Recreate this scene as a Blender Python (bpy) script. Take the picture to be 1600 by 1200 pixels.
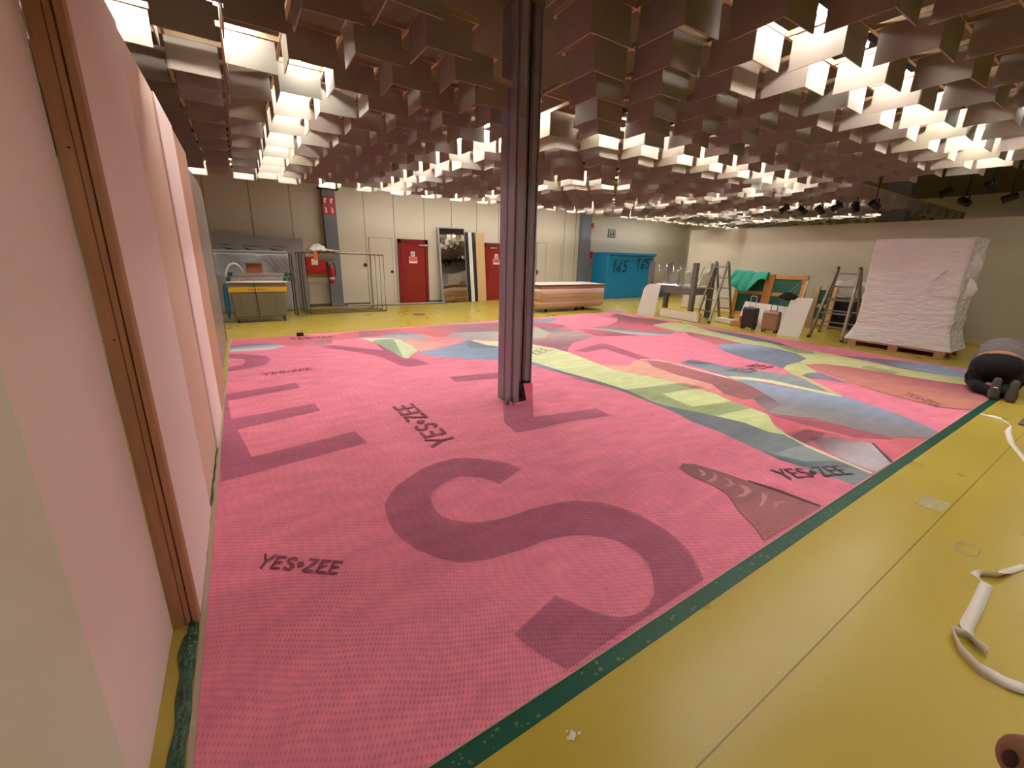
import bpy, bmesh, math, random
from mathutils import Vector, Matrix, noise, geometry
random.seed(7)
PI = math.pi
for o in list(bpy.data.objects): bpy.data.objects.remove(o)
S = bpy.context.scene
C = S.collection
V = Vector

def lin(c):
    f = lambda v: v/12.92 if v <= .04045 else ((v+.055)/1.055)**2.4
    return (f(c[0]/255), f(c[1]/255), f(c[2]/255), 1)

# ------------------------------------------------------------ camera, light, exposure
EYE = 1.65
FOC = 648.49
YAW, PIT, ROL = math.radians(33.186), math.radians(15.466), math.radians(1.504)
fwd = V((math.sin(YAW)*math.cos(PIT), math.cos(YAW)*math.cos(PIT), -math.sin(PIT)))
rgt = V((math.cos(YAW), -math.sin(YAW), 0)); upv = rgt.cross(fwd)
r2 = rgt*math.cos(ROL)+upv*math.sin(ROL); u2 = -rgt*math.sin(ROL)+upv*math.cos(ROL)
cam = bpy.data.cameras.new('camera'); camo = bpy.data.objects.new('camera', cam); C.objects.link(camo)
camo.matrix_world = Matrix(((r2.x, u2.x, -fwd.x, 0), (r2.y, u2.y, -fwd.y, 0), (r2.z, u2.z, -fwd.z, EYE), (0, 0, 0, 1)))
cam.sensor_width = 36; cam.lens = FOC/1600*36
cam.shift_x = -7.87/1600; cam.shift_y = -18.05/1600
cam.clip_start = .02; cam.clip_end = 80
S.camera = camo
w = bpy.data.worlds.new('world'); S.world = w; w.use_nodes = True
w.node_tree.nodes['Background'].inputs[0].default_value = (.5, .48, .45, 1)
w.node_tree.nodes['Background'].inputs[1].default_value = .02
S.view_settings.view_transform = 'Standard'; S.view_settings.look = 'None'
S.view_settings.exposure = 0.0; S.view_settings.gamma = 1
LAMP = 200.0          # emission strength of the fluorescent tubes

# ------------------------------------------------------------ materials
def mat(name, col, rough=.6, metal=0, var=0, vscale=6, bump=0, bscale=40, spec=.5, stretch=None, trans=0, alpha=1, emit=None, bdist=.01):
    m = bpy.data.materials.new(name); m.use_nodes = True
    nt = m.node_tree; N = nt.nodes; L = nt.links
    b = N['Principled BSDF']
    b.inputs['Base Color'].default_value = lin(col); b.inputs['Roughness'].default_value = rough
    b.inputs['Metallic'].default_value = metal; b.inputs['Specular IOR Level'].default_value = spec
    b.inputs['Transmission Weight'].default_value = trans; b.inputs['Alpha'].default_value = alpha
    tc = N.new('ShaderNodeTexCoord'); mp = N.new('ShaderNodeMapping')
    L.new(tc.outputs['Object'], mp.inputs[0])
    if stretch: mp.inputs['Scale'].default_value = stretch
    nz = N.new('ShaderNodeTexNoise'); nz.inputs['Scale'].default_value = vscale; nz.inputs['Detail'].default_value = 4
    L.new(mp.outputs[0], nz.inputs[0])
    mx = N.new('ShaderNodeMix'); mx.data_type = 'RGBA'
    k = 1-var
    mx.inputs[6].default_value = tuple(v*k for v in lin(col)[:3])+(1,)
    mx.inputs[7].default_value = tuple(min(1, v*(1+var)) for v in lin(col)[:3])+(1,)
    L.new(nz.outputs[0], mx.inputs[0]); L.new(mx.outputs[2], b.inputs['Base Color'])
    if bump:
        n2 = N.new('ShaderNodeTexNoise'); n2.inputs['Scale'].default_value = bscale; n2.inputs['Detail'].default_value = 3
        L.new(mp.outputs[0], n2.inputs[0])
        bp = N.new('ShaderNodeBump'); bp.inputs['Strength'].default_value = bump; bp.inputs['Distance'].default_value = bdist
        L.new(n2.outputs[0], bp.inputs['Height']); L.new(bp.outputs[0], b.inputs['Normal'])
    if emit:
        b.inputs['Emission Color'].default_value = lin(emit[0]); b.inputs['Emission Strength'].default_value = emit[1]
    return m

M = dict(
    baffle=mat('baffle board', (156, 147, 137), .6, var=.06, vscale=3),
    lattice=mat('lattice wood', (176, 150, 116), .6, var=.1),
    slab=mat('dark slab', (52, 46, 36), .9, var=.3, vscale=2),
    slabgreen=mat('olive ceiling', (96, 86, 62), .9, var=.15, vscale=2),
    housing=mat('lamp housing', (30, 28, 26), .6),
    tube=mat('lamp tube', (255, 250, 235), .4, emit=((255, 249, 240), LAMP)),
    wall=mat('wall paint', (206, 196, 178), .7, var=.02, vscale=1.5, bump=.05, bscale=60),
    wallseam=mat('wall seam', (150, 142, 126), .8),
    partition=mat('partition paint', (202, 192, 172), .75, var=.02, vscale=1.2),
    pillar=mat('pillar paint', (112, 116, 124), .5, var=.04),
    steel=mat('column paint', (142, 136, 146), .45, var=.06, vscale=2, bump=.04),
    steel2=mat('column box paint', (160, 152, 160), .4, var=.05),
    pipe=mat('pipe paint', (152, 144, 148), .35),
    pink=mat('pink foam board', (248, 232, 225), .75, var=.03, vscale=2, bump=.06, bscale=25),
    pink2=mat('light pink foam board', (248, 232, 227), .75, var=.03, vscale=2, bump=.05, bscale=25),
    tan=mat('tan board', (224, 198, 178), .7, var=.04, vscale=3),
    brown=mat('brown board', (188, 150, 126), .7, var=.06, vscale=3),
    sage=mat('grey green board', (228, 234, 212), .6, var=.03, vscale=2, bump=.05, bscale=50),
    greymet=mat('grey laminate', (140, 130, 126), .3, var=.05, vscale=2),
    wood=mat('pine stud', (178, 132, 96), .65, var=.22, vscale=7, stretch=(6, 6, .5), bump=.2, bscale=20),
    woodl=mat('light pine', (206, 172, 122), .6, var=.15, vscale=6, stretch=(1, 5, 5)),
    ply=mat('plywood edge', (196, 158, 122), .6, var=.2, vscale=5, stretch=(.5, .5, 30)),
    orangew=mat('orange stained pine', (186, 124, 62), .55, var=.15, vscale=5, stretch=(4, 4, .8)),
    dred=mat('red door paint', (138, 26, 22), .4, var=.05),
    dredd=mat('red frame paint', (120, 22, 20), .4, var=.05),
    white=mat('white paint', (226, 220, 210), .5, var=.03),
    whitep=mat('white plastic', (232, 228, 222), .35, var=.03, bump=.1),
    black=mat('black plastic', (22, 20, 20), .5, var=.1),
    blackcloth=mat('black cloth', (16, 14, 16), .95, var=.2, bump=.4),
    chrome=mat('chrome', (200, 198, 196), .2, metal=1),
    alu=mat('aluminium', (196, 192, 184), .35, metal=.9, var=.06),
    galv=mat('galvanised rail', (144, 134, 118), .45, metal=.6, var=.1),
    dsteel=mat('dark steel tube', (96, 88, 80), .35, metal=.7),
    grey=mat('grey paint', (104, 98, 94), .5, var=.06),
    greyl=mat('silver panel', (160, 158, 158), .4, metal=.3, var=.04),
    foil=mat('silver wrap', (176, 178, 184), .35, metal=.5, var=.15, bump=.8, bscale=12),
    blue=mat('blue wrap', (14, 128, 178), .3, var=.1, bump=.6, bscale=5, stretch=(.6, .6, 5)),
    blued=mat('dark blue wrap', (20, 92, 130), .35, var=.1, bump=.5, bscale=5),
    ink=mat('black marker', (10, 12, 22), .6),
    binm=mat('olive grey bin', (112, 104, 82), .5, var=.08),
    yellow=mat('yellow band', (206, 160, 34), .5, var=.05),
    orange=mat('orange tag', (224, 110, 40), .5),
    card=mat('cardboard', (142, 92, 58), .8, var=.08),
    green=mat('green clamp', (22, 84, 58), .5),
    dgreen=mat('chalkboard green', (22, 84, 66), .55, var=.08),
    teal=mat('teal cloth', (34, 146, 122), .7, var=.1, bump=.2),
    red=mat('red enamel', (176, 26, 26), .35),
    redsign=mat('red sign', (196, 44, 50), .5), pinksign=mat('pink sign', (224, 90, 96), .5),
    mirror=mat('mirror', (190, 186, 176), .03, metal=1),
    wrap=mat('white stretch wrap', (238, 230, 234), .16, var=.05, vscale=3, bump=1, bscale=5, stretch=(.8, .8, 2.6), bdist=.06),
    rose=mat('rose gold shell', (166, 128, 100), .35, metal=.4, var=.04),
    dsuit=mat('charcoal shell', (44, 38, 36), .4, var=.08),
    skin=mat('skin', (168, 118, 92), .55, var=.05, bump=.05),
    shirt=mat('grey shirt', (112, 104, 104), .9, var=.08, bump=.3),
    trouser=mat('black trousers', (16, 14, 15), .9, var=.2, bump=.3),
    sole=mat('shoe sole', (82, 76, 72), .8, var=.2, bump=.5, bscale=60),
    nail=mat('dark nail', (70, 28, 18), .3),
    hair=mat('dark hair', (34, 26, 22), .8),
    tape=mat('green tape', (22, 82, 64), .35, var=.25, vscale=9),
    tapespot=mat('tape glue', (112, 122, 78), .5),
    beige=mat('beige edge', (182, 160, 138), .7),
    ribbon=mat('white tape', (228, 218, 206), .55, var=.04),
    clear=mat('clear plastic', (210, 205, 200), .1, alpha=.45, spec=.8),
    clearfilm=mat('clear film', (225, 220, 205), .12, alpha=.22, spec=1, bump=.6),
    debris=mat('white debris', (226, 222, 206), .6),
)
def drain():
    # crinkled green film, glossy
    m = mat('crinkled green film', (58, 92, 72), .12, var=.8, vscale=14, bump=1, bscale=30, bdist=.03); return m
M['film'] = drain()

def vary(m):
    N = m.node_tree.nodes; L = m.node_tree.links; b = N['Principled BSDF']; src = b.inputs['Base Color'].links[0].from_socket
    oi = N.new('ShaderNodeObjectInfo'); r = N.new('ShaderNodeValToRGB'); r.color_ramp.interpolation = 'CONSTANT'
    cols = [(1, 1, 1), (1, .93, .92), (1, 1, .97), (.98, .98, .84), (.93, .98, .96), (1, .97, .93)]
    e = r.color_ramp.elements; e[0].color = (1, 1, 1, 1); e[1].position = .16; e[1].color = cols[1]+(1,)
    for i in range(2, 6): q = e.new(i/6+.02); q.color = cols[i]+(1,)
    L.new(oi.outputs['Random'], r.inputs[0]); mx = N.new('ShaderNodeMix'); mx.data_type = 'RGBA'; mx.blend_type = 'MULTIPLY'; mx.inputs[0].default_value = 1
    L.new(src, mx.inputs[6]); L.new(r.outputs[0], mx.inputs[7]); L.new(mx.outputs[2], b.inputs['Base Color'])
vary(M['baffle'])

def floor_mat():
    m = bpy.data.materials.new('yellow epoxy floor'); m.use_nodes = True
    nt = m.node_tree; N = nt.nodes; L = nt.links; b = N['Principled BSDF']
    tc = N.new('ShaderNodeTexCoord')
    n1 = N.new('ShaderNodeTexNoise'); n1.inputs['Scale'].default_value = .7; n1.inputs['Detail'].default_value = 5
    L.new(tc.outputs['Object'], n1.inputs[0])
    r = N.new('ShaderNodeMix'); r.data_type = 'RGBA'; r.inputs[6].default_value = lin((182, 158, 56)); r.inputs[7].default_value = lin((196, 174, 76))
    L.new(n1.outputs[0], r.inputs[0])
    # joints: grooves of the screed, every 3.2 m in y and 4.1 m in x
    sp = N.new('ShaderNodeSeparateXYZ'); L.new(tc.outputs['Object'], sp.inputs[0])
    def joint(ch, off, per):
        a = N.new('ShaderNodeMath'); a.operation = 'SUBTRACT'; a.inputs[1].default_value = off; L.new(sp.outputs[ch], a.inputs[0])
        p = N.new('ShaderNodeMath'); p.operation = 'PINGPONG'; p.inputs[1].default_value = per/2; L.new(a.outputs[0], p.inputs[0])
        q = N.new('ShaderNodeMath'); q.operation = 'LESS_THAN'; q.inputs[1].default_value = .0028; L.new(p.outputs[0], q.inputs[0])
        return q
    j1 = joint('Y', .487, 6.4)
    mx = N.new('ShaderNodeMix'); mx.data_type = 'RGBA'; mx.inputs[7].default_value = lin((120, 96, 20))
    L.new(j1.outputs[0], mx.inputs[0]); L.new(r.outputs[2], mx.inputs[6]); L.new(mx.outputs[2], b.inputs['Base Color'])
    n2 = N.new('ShaderNodeTexNoise'); n2.inputs['Scale'].default_value = 1.6; n2.inputs['Detail'].default_value = 2
    L.new(tc.outputs['Object'], n2.inputs[0])
    mr = N.new('ShaderNodeMapRange'); mr.inputs[1].default_value = .1; mr.inputs[2].default_value = .9
    mr.inputs[3].default_value = .24; mr.inputs[4].default_value = .36
    L.new(n2.outputs[0], mr.inputs[0]); L.new(mr.outputs[0], b.inputs['Roughness'])
    n3 = N.new('ShaderNodeTexNoise'); n3.inputs['Scale'].default_value = 220; L.new(tc.outputs['Object'], n3.inputs[0])
    bp = N.new('ShaderNodeBump'); bp.inputs['Strength'].default_value = .06; bp.inputs['Distance'].default_value = .004
    L.new(n3.outputs[0], bp.inputs['Height']); L.new(bp.outputs[0], b.inputs['Normal'])
    return m
M['floor'] = floor_mat()

# ------------------------------------------------------------ mesh helpers
class MB:
    def __init__(s): s.v = []; s.f = []; s.m = []; s.slot = 0
    def add(s, vs, fs):
        n = len(s.v); s.v += [tuple(p) for p in vs]; s.f += [tuple(i+n for i in f) for f in fs]; s.m += [s.slot]*len(fs); return s
    def box(s, x0, y0, z0, x1, y1, z1):
        vs = [(x, y, z) for z in (z0, z1) for y in (y0, y1) for x in (x0, x1)]
        return s.add(vs, [(0, 2, 3, 1), (4, 5, 7, 6), (0, 1, 5, 4), (2, 6, 7, 3), (0, 4, 6, 2), (1, 3, 7, 5)])
    def beam(s, p, q, wa, wb, up=(0, 0, 1)):
        p = V(p); q = V(q); d = (q-p).normalized(); u = V(up)
        if abs(d.dot(u)) > .95: u = V((1, 0, 0))
        a = d.cross(u).normalized(); b = a.cross(d)
        vs = [e+a*i*wa/2+b*j*wb/2 for e in (p, q) for j in (-1, 1) for i in (-1, 1)]
        return s.add(vs, [(0, 2, 3, 1), (4, 5, 7, 6), (0, 1, 5, 4), (2, 6, 7, 3), (0, 4, 6, 2), (1, 3, 7, 5)])
    def tube(s, pts, r, n=8, closed=False):
        pts = [V(p) for p in pts]; rs = r if isinstance(r, (list, tuple)) else [r]*len(pts)
        vs = []; fs = []; k = len(pts); ref = None
        for i, p in enumerate(pts):
            if closed: d = pts[(i+1) % k]-pts[i-1]
            else: d = pts[min(i+1, k-1)]-pts[max(i-1, 0)]
            d.normalize()
            if ref is None: ref = V((0, 0, 1)) if abs(d.z) < .9 else V((1, 0, 0))
            a = d.cross(ref).normalized(); b = a.cross(d); ref = b
            for j in range(n):
                t = 2*PI*j/n; vs.append(p+(a*math.cos(t)+b*math.sin(t))*rs[i])
        for i in range(k if closed else k-1):
            for j in range(n):
                a0 = i*n+j; a1 = i*n+(j+1) % n; b0 = ((i+1) % k)*n+j; b1 = ((i+1) % k)*n+(j+1) % n
                fs.append((a0, a1, b1, b0))
        if not closed: fs.append(tuple(range(n))[::-1]); fs.append(tuple(range((k-1)*n, k*n)))
        return s.add(vs, fs)
    def prism(s, pts, b):     # pts 3d polygon, extruded along vector
        n = len(pts); e = V(b); P = [V(p) for p in pts]
        tri = geometry.tessellate_polygon([P])
        vs = P+[p+e for p in P]
        fs = [tuple(t) for t in tri]+[tuple(i+n for i in t[::-1]) for t in tri]
        fs += [(i, (i+1) % n, (i+1) % n+n, i+n) for i in range(n)]
        return s.add(vs, fs)
    def flat(s, pts):
        P = [V(p) for p in pts]; tri = geometry.tessellate_polygon([P])
        out = []
        for t in tri:
            nrm = (P[t[1]]-P[t[0]]).cross(P[t[2]]-P[t[0]])
            out.append(tuple(t) if nrm.z >= 0 else tuple(t[::-1]))
        return s.add(P, out)
    def lathe(s, prof, c, n=20, axis='z'):
        vs = []; fs = []
        for (r, h) in prof:
            for j in range(n):
                t = 2*PI*j/n; x, y = r*math.cos(t), r*math.sin(t)
                vs.append({'z': (c[0]+x, c[1]+y, c[2]+h), 'x': (c[0]+h, c[1]+x, c[2]+y), 'y': (c[0]+x, c[1]+h, c[2]+y)}[axis])
        for i in range(len(prof)-1):
            for j in range(n): fs.append((i*n+j, i*n+(j+1) % n, (i+1)*n+(j+1) % n, (i+1)*n+j))
        fs.append(tuple(range(n))[::-1]); fs.append(tuple(range((len(prof)-1)*n, len(prof)*n)))
        return s.add(vs, fs)
    def grid(s, fn, nu, nv):
        vs = [fn(i/nu, j/nv) for j in range(nv+1) for i in range(nu+1)]
        fs = [(j*(nu+1)+i, j*(nu+1)+i+1, (j+1)*(nu+1)+i+1, (j+1)*(nu+1)+i) for j in range(nv) for i in range(nu)]
        return s.add(vs, fs)
    def ellipsoid(s, c, r, n=16, m=10):
        prof = []
        vs = []; fs = []
        for i in range(m+1):
            ph = PI*i/m
            for j in range(n):
                t = 2*PI*j/n
                vs.append((c[0]+r[0]*math.sin(ph)*math.cos(t), c[1]+r[1]*math.sin(ph)*math.sin(t), c[2]+r[2]*math.cos(ph)))
        for i in range(m):
            for j in range(n): fs.append((i*n+j, (i+1)*n+j, (i+1)*n+(j+1) % n, i*n+(j+1) % n))
        return s.add(vs, fs)
    def mesh(s, name, mats, fix=True):
        me = bpy.data.meshes.new(name); me.from_pydata(s.v, [], s.f)
        for x in (mats if isinstance(mats, (list, tuple)) else [mats]): me.materials.append(M[x] if isinstance(x, str) else x)
        if s.slot or any(s.m): me.polygons.foreach_set('material_index', s.m)
        if fix:
            bm = bmesh.new(); bm.from_mesh(me); bmesh.ops.recalc_face_normals(bm, faces=bm.faces); bm.to_mesh(me); bm.free()
        me.update(); return me
    def build(s, name, mats, parent=None, smooth=False, bevel=0, sub=0, thick=0, loc=None, fix=True):
        me = s.mesh(name, mats, fix)
        o = bpy.data.objects.new(name, me); C.objects.link(o)
        if parent: o.parent = parent
        if loc: o.location = loc
        if smooth: me.polygons.foreach_set('use_smooth', [True]*len(me.polygons))
        if thick: md = o.modifiers.new('s', 'SOLIDIFY'); md.thickness = thick; md.offset = 0
        if bevel: md = o.modifiers.new('b', 'BEVEL'); md.width = bevel; md.segments = 2; md.limit_method = 'ANGLE'
        if sub: md = o.modifiers.new('u', 'SUBSURF'); md.levels = sub; md.render_levels = sub
        return o

def tag(o, label, cat, group=None, kind=None):
    o['label'] = label; o['category'] = cat
    if group: o['group'] = group
    if kind: o['kind'] = kind
    return o
def thing(name, label, cat, loc=(0, 0, 0), rz=0, group=None):
    o = bpy.data.objects.new(name, None); C.objects.link(o); o.empty_display_size = .1
    o.location = loc; o.rotation_euler = (0, 0, rz)
    return tag(o, label, cat, group)
def struct(name, mb, m, bevel=0, parent=None):
    o = mb.build(name, m, parent, bevel=bevel)
    if not parent: o['kind'] = 'structure'
    return o
def dup(root, loc, rz=None, label=None, group=None):
    r = root.copy(); C.objects.link(r); r.location = loc
    if rz is not None: r.rotation_euler = (0, 0, rz)
    if label: r['label'] = label
    if group: r['group'] = group
    for ch in list(root.children):
        c = ch.copy(); C.objects.link(c); c.parent = r
        for g in list(ch.children):
            d = g.copy(); C.objects.link(d); d.parent = c
    return r
def kids(o): return [c for c in bpy.data.objects if c.parent == o]

# ------------------------------------------------------------ room shell
XR, YB, YF, XL, ZS = 20.0, 14.5, -4.0, -3.0, 3.95
struct('floor', MB().box(XL-.2, YF-.2, -.2, XR+.2, YB+.2, 0), 'floor')
struct('ceiling', MB().box(XL-.2, YF-.2, ZS, XR+.2, YB+.2, ZS+.2), 'slabgreen')
b = MB().box(XL-.2, YB, 0, XR+.2, YB+.2, ZS)
wb = struct('wall_back', b, 'wall')
seams = MB()
for x in (-1.6, -.6, .43, 1.43, 3.5, 4.45, 5.5, 6.52, 7.53, 8.46, 9.5, 10.2, 11.7, 12.3): seams.box(x-.012, YB-.006, 0, x+.012, YB+.01, ZS)
seams.build('panel_joint', 'wallseam', wb)
struct('wall_left', MB().box(XL-.2, YF, 0, XL, YB, ZS), 'wall')
struct('wall_right', MB().box(XR, YF, 0, XR+.2, YB, ZS), 'wall')
struct('wall_front', MB().box(XL-.2, YF-.2, 0, XR+.2, YF, ZS), 'wall')
struct('wall_partition', MB().box(13.66, YF, 0, 13.78, 9.78, 2.735), 'partition', bevel=.004)
struct('baseboard_back', MB().box(XL, YB-.015, 0, 3.5, YB, .08).box(5.6, YB-.015, 0, 7.6, YB, .08).box(8.95, YB-.015, 0, XR, YB, .08), 'grey')
struct('trim_1', MB().box(13.6, YF, 0, 13.66, 9.78, .05), 'yellow')

# raised slab edge where the baffle field ends
AX, AY, X0, Y0 = .379, .385, .10, 1.55
ZB, ZT = 3.0, 3.225
def inside(k, m):
    x = X0+AX*k; y = Y0+AY*m
    if y > 10.45 or x < -2.7 or y < -3.6: return False
    if x > 9.25 and y < 3.85: return False
    return x < 18.4
KM = [(k, m) for k in range(-8, 49) for m in range(-13, 24) if inside(k, m)]
lat = MB()
def corridor(x, y): return 1.6 < y < 4.25 and abs(x-.655*y) < .30
for m in range(-13, 24):
    y = Y0+AY*m; ke = 24 if y < 3.85 else 48; s0 = None
    for k in range(-8, ke+1):
        ok = k < ke and not corridor(X0+AX*(k+.5), y)
        if ok and s0 is None: s0 = k
        if not ok and s0 is not None: lat.box(X0+AX*s0, y-.011, ZT, X0+AX*k, y+.011, ZT+.035); s0 = None
for k in range(-8, 49):
    x = X0+AX*k; s0 = None; ms = -13 if x < 9.25 else 6
    for m in range(ms, 24):
        ok = m < 23 and not corridor(x, Y0+AY*(m+.5))
        if ok and s0 is None: s0 = m
        if not ok and s0 is not None: lat.box(x-.011, Y0+AY*s0, ZT+.001, x+.011, Y0+AY*m, ZT+.034); s0 = None
struct('ceiling_grid', lat, 'lattice')

struct('added_fascia', MB().box(-3, 10.47, 3.2, 9.2, 10.5, ZS), 'slab')  # unseen fascia, added to keep lamp light off the upper back wall
# lamps: rows of fluorescent tubes lying on the lattice
TZ = ZT+.085
ROWS = [('x', 4.05, -2.5, .45), ('y', .67, 4.25, 10.1), ('x', 10.2, -1.6, 9.2), ('y', 2.95, 4.1, 10.1), ('x', 4.05, 3.5, 8.7),
        ('x', 1.74, 2.95, 9.1), ('y', 5.2, 6.4, 9.9), ('x', 6.37, 5.1, 6.9), ('y', 8.8, 4.1, 10.1), ('y', 11.6, 4.3, 10.1),
        ('x', 7.7, 11.7, 15.2), ('x', 10.2, 10.4, 17.8), ('y', 14.6, 4.4, 10.0), ('x', -.6, .4, 5.2), ('y', 7.0, -2.4, 1.6)]
lamp0 = None; nlamp = 0
LAMPS = []
FILL_ROWS = [('x', 12.3, 3.0, 12.0), ('y', 11.6, -3.0, .6), ('x', 12.6, 14.4, 18.0)]  # unseen fill rows, added to brighten the partition, pallet and back wall
for ax, c, a, b in ROWS:
    n = max(1, int((b-a)/1.24)); st = (b-a)/n
    for i in range(n): LAMPS.append((ax, (a+st*(i+.5), c) if ax == 'x' else (c, a+st*(i+.5))))
for ax, (x, y) in LAMPS:
    where = ('above the pink foam boards' if x < .5 and y > 2 else 'behind the photographer' if y < 0 else 'above the near floor edge' if y < 2
             else 'far off behind the partition' if x > 13 else 'above the back of the carpet' if y > 7 else 'above the middle of the carpet')
    g = 'fluorescent lamps '+where; lb = 'slim fluorescent tube lamp lying on the lattice '+where
    if not lamp0:
        lamp0 = thing('fluorescent_lamp', lb, 'lamp', (x, y, TZ), 0, g)
        MB().tube([(-.58, 0, 0), (.58, 0, 0)], .014, 8).build('tube', 'tube', lamp0, smooth=False)
        MB().box(-.61, -.055, .03, .61, .055, .07).box(-.61, -.055, -.012, .61, -.05, .03).box(-.61, .05, -.012, .61, .055, .03).box(-.61, -.02, -.02, -.585, .02, .03).box(.585, -.02, -.02, .61, .02, .03).build('housing', 'housing', lamp0)
        L = lamp0
    else: L = dup(lamp0, (x, y, TZ), 0, lb, g)
    L.rotation_euler = (0, 0, 0 if ax == 'x' else PI/2)
for ax, c, a, b in FILL_ROWS:
    n = int((b-a)/1.24); st = (b-a)/n
    for i in range(n):
        q = a+st*(i+.5); L = dup(lamp0, (q, c, ZS-.08) if ax == 'x' else (c, q, ZS-.08), 0 if ax == 'x' else PI/2, 'unseen fluorescent fill lamp added high under the raised olive ceiling', 'added fill lamps under the raised ceiling')

# ------------------------------------------------------------ ceiling baffles: angled pairs of hanging boards
T = .004
bx = MB().box(.004, -T, ZB-ZT, AX-.042, T, 0)
by = MB().box(-T, -T, ZB-ZT, T, AY-.046, 0)
mex = bx.mesh('panel', 'baffle'); mey = by.mesh('panel', 'baffle')
cand = []
for k, m in KM:
    if (k+m) % 2 == 0: continue
    x = X0+AX*k; y = Y0+AY*m
    if -.33 < x-2.58 < .3 and -.33 < y-4.0 < .3 and True:
        if abs(x-2.58) < .2 and abs(y-4.0) < .42: continue
    if 1.5 < y < 3.9 and (-.34 < x-.66*y < .13 or -.34 < (x+.2)-.66*y < .13): continue
    d = V((x+.19, y+.19, 3.1-EYE)); c = d.dot(fwd)
    vis = False; sz = 0
    if c > .4:
        px = 807.9+FOC*d.dot(r2)/c; py = 582-FOC*d.dot(u2)/c
        vis = -90 < px < 1690 and -90 < py < 400
        if x < -.3 and y < 10 and px < 150: vis = False
        sz = 1/c
    cand.append((not vis, -sz, k, m))
cand.sort()
first = None; rest = MB()
ORD = ['first', 'second', 'third', 'fourth', 'fifth', 'sixth', 'seventh', 'eighth', 'ninth', 'tenth', 'eleventh', 'twelfth', 'thirteenth', 'fourteenth', 'fifteenth', 'sixteenth', 'seventeenth', 'eighteenth', 'nineteenth', 'twentieth', '21st', '22nd', '23rd', '24th', '25th', '26th', '27th', '28th', '29th', '30th']
sel = [(k, m) for nv, sz, k, m in cand[:300]]; m0 = min(m for k, m in sel)
def place(k, m):
    ks = sorted(a for a, b_ in sel if b_ == m); c0 = (.655*(Y0+AY*m)-X0)/AX
    l = [a for a in ks if a < c0][::-1]; r = [a for a in ks if a >= c0]
    s_ = 'left' if k in l else 'right'; n = (l if k in l else r).index(k)
    return '%s row from camera, %s %s of the column' % (ORD[min(29, m-m0)], ORD[min(29, n)], s_)
def lit(x, y):
    for ax, c, a, b in ROWS:
        if ax == 'x' and a-.2 < x < b+.2 and 0 < (y+.385-c) < .6: return True
        if ax == 'y' and a-.2 < y < b+.2 and -.3 < (c-x) < .6: return True
    return False
for i, (nv, sz, k, m) in enumerate(cand):
    x = X0+AX*k; y = Y0+AY*m
    hasx = True; hasy = inside(k, m+1)
    if i < 300:
        zone = ('over the pink foam boards' if x < -.1 else 'left of the steel column' if x < 2.0 and y < 7 else 'beside the top of the steel column' if x < 3.2 and y < 6
                else 'right of the steel column' if y >= 2.2 and x < 6 else 'over the near yellow floor' if y < 2.2 else 'toward the far right')
        s_ = 'brightly lit' if lit(x, y) else 'shaded'
        lb = '%s hanging ceiling boards, %s' % (s_, place(k, m)); g = 'hanging ceiling boards'
        t = bpy.data.objects.new('ceiling_baffle', None); C.objects.link(t); t.location = (x, y, ZT); t.empty_display_size = .1
        tag(t, lb, 'ceiling board', g)
        for me in ([mex] if hasx else [])+([mey] if hasy else []):
            o = bpy.data.objects.new('panel', me); C.objects.link(o); o.parent = t
            o.rotation_euler = (random.gauss(0, .012), random.gauss(0, .012), random.gauss(0, .02))
    else:
        rest.box(x+.004, y-T, ZB, x+AX-.042, y+T, ZT)
        if hasy: rest.box(x-T, y-T, ZB, x+T, y+AY-.046, ZT)
ro = rest.build('ceiling_baffle', 'baffle', fix=False)
tag(ro, 'the many small cream hanging ceiling boards receding in the distance', 'ceiling boards', kind='stuff')
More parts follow.
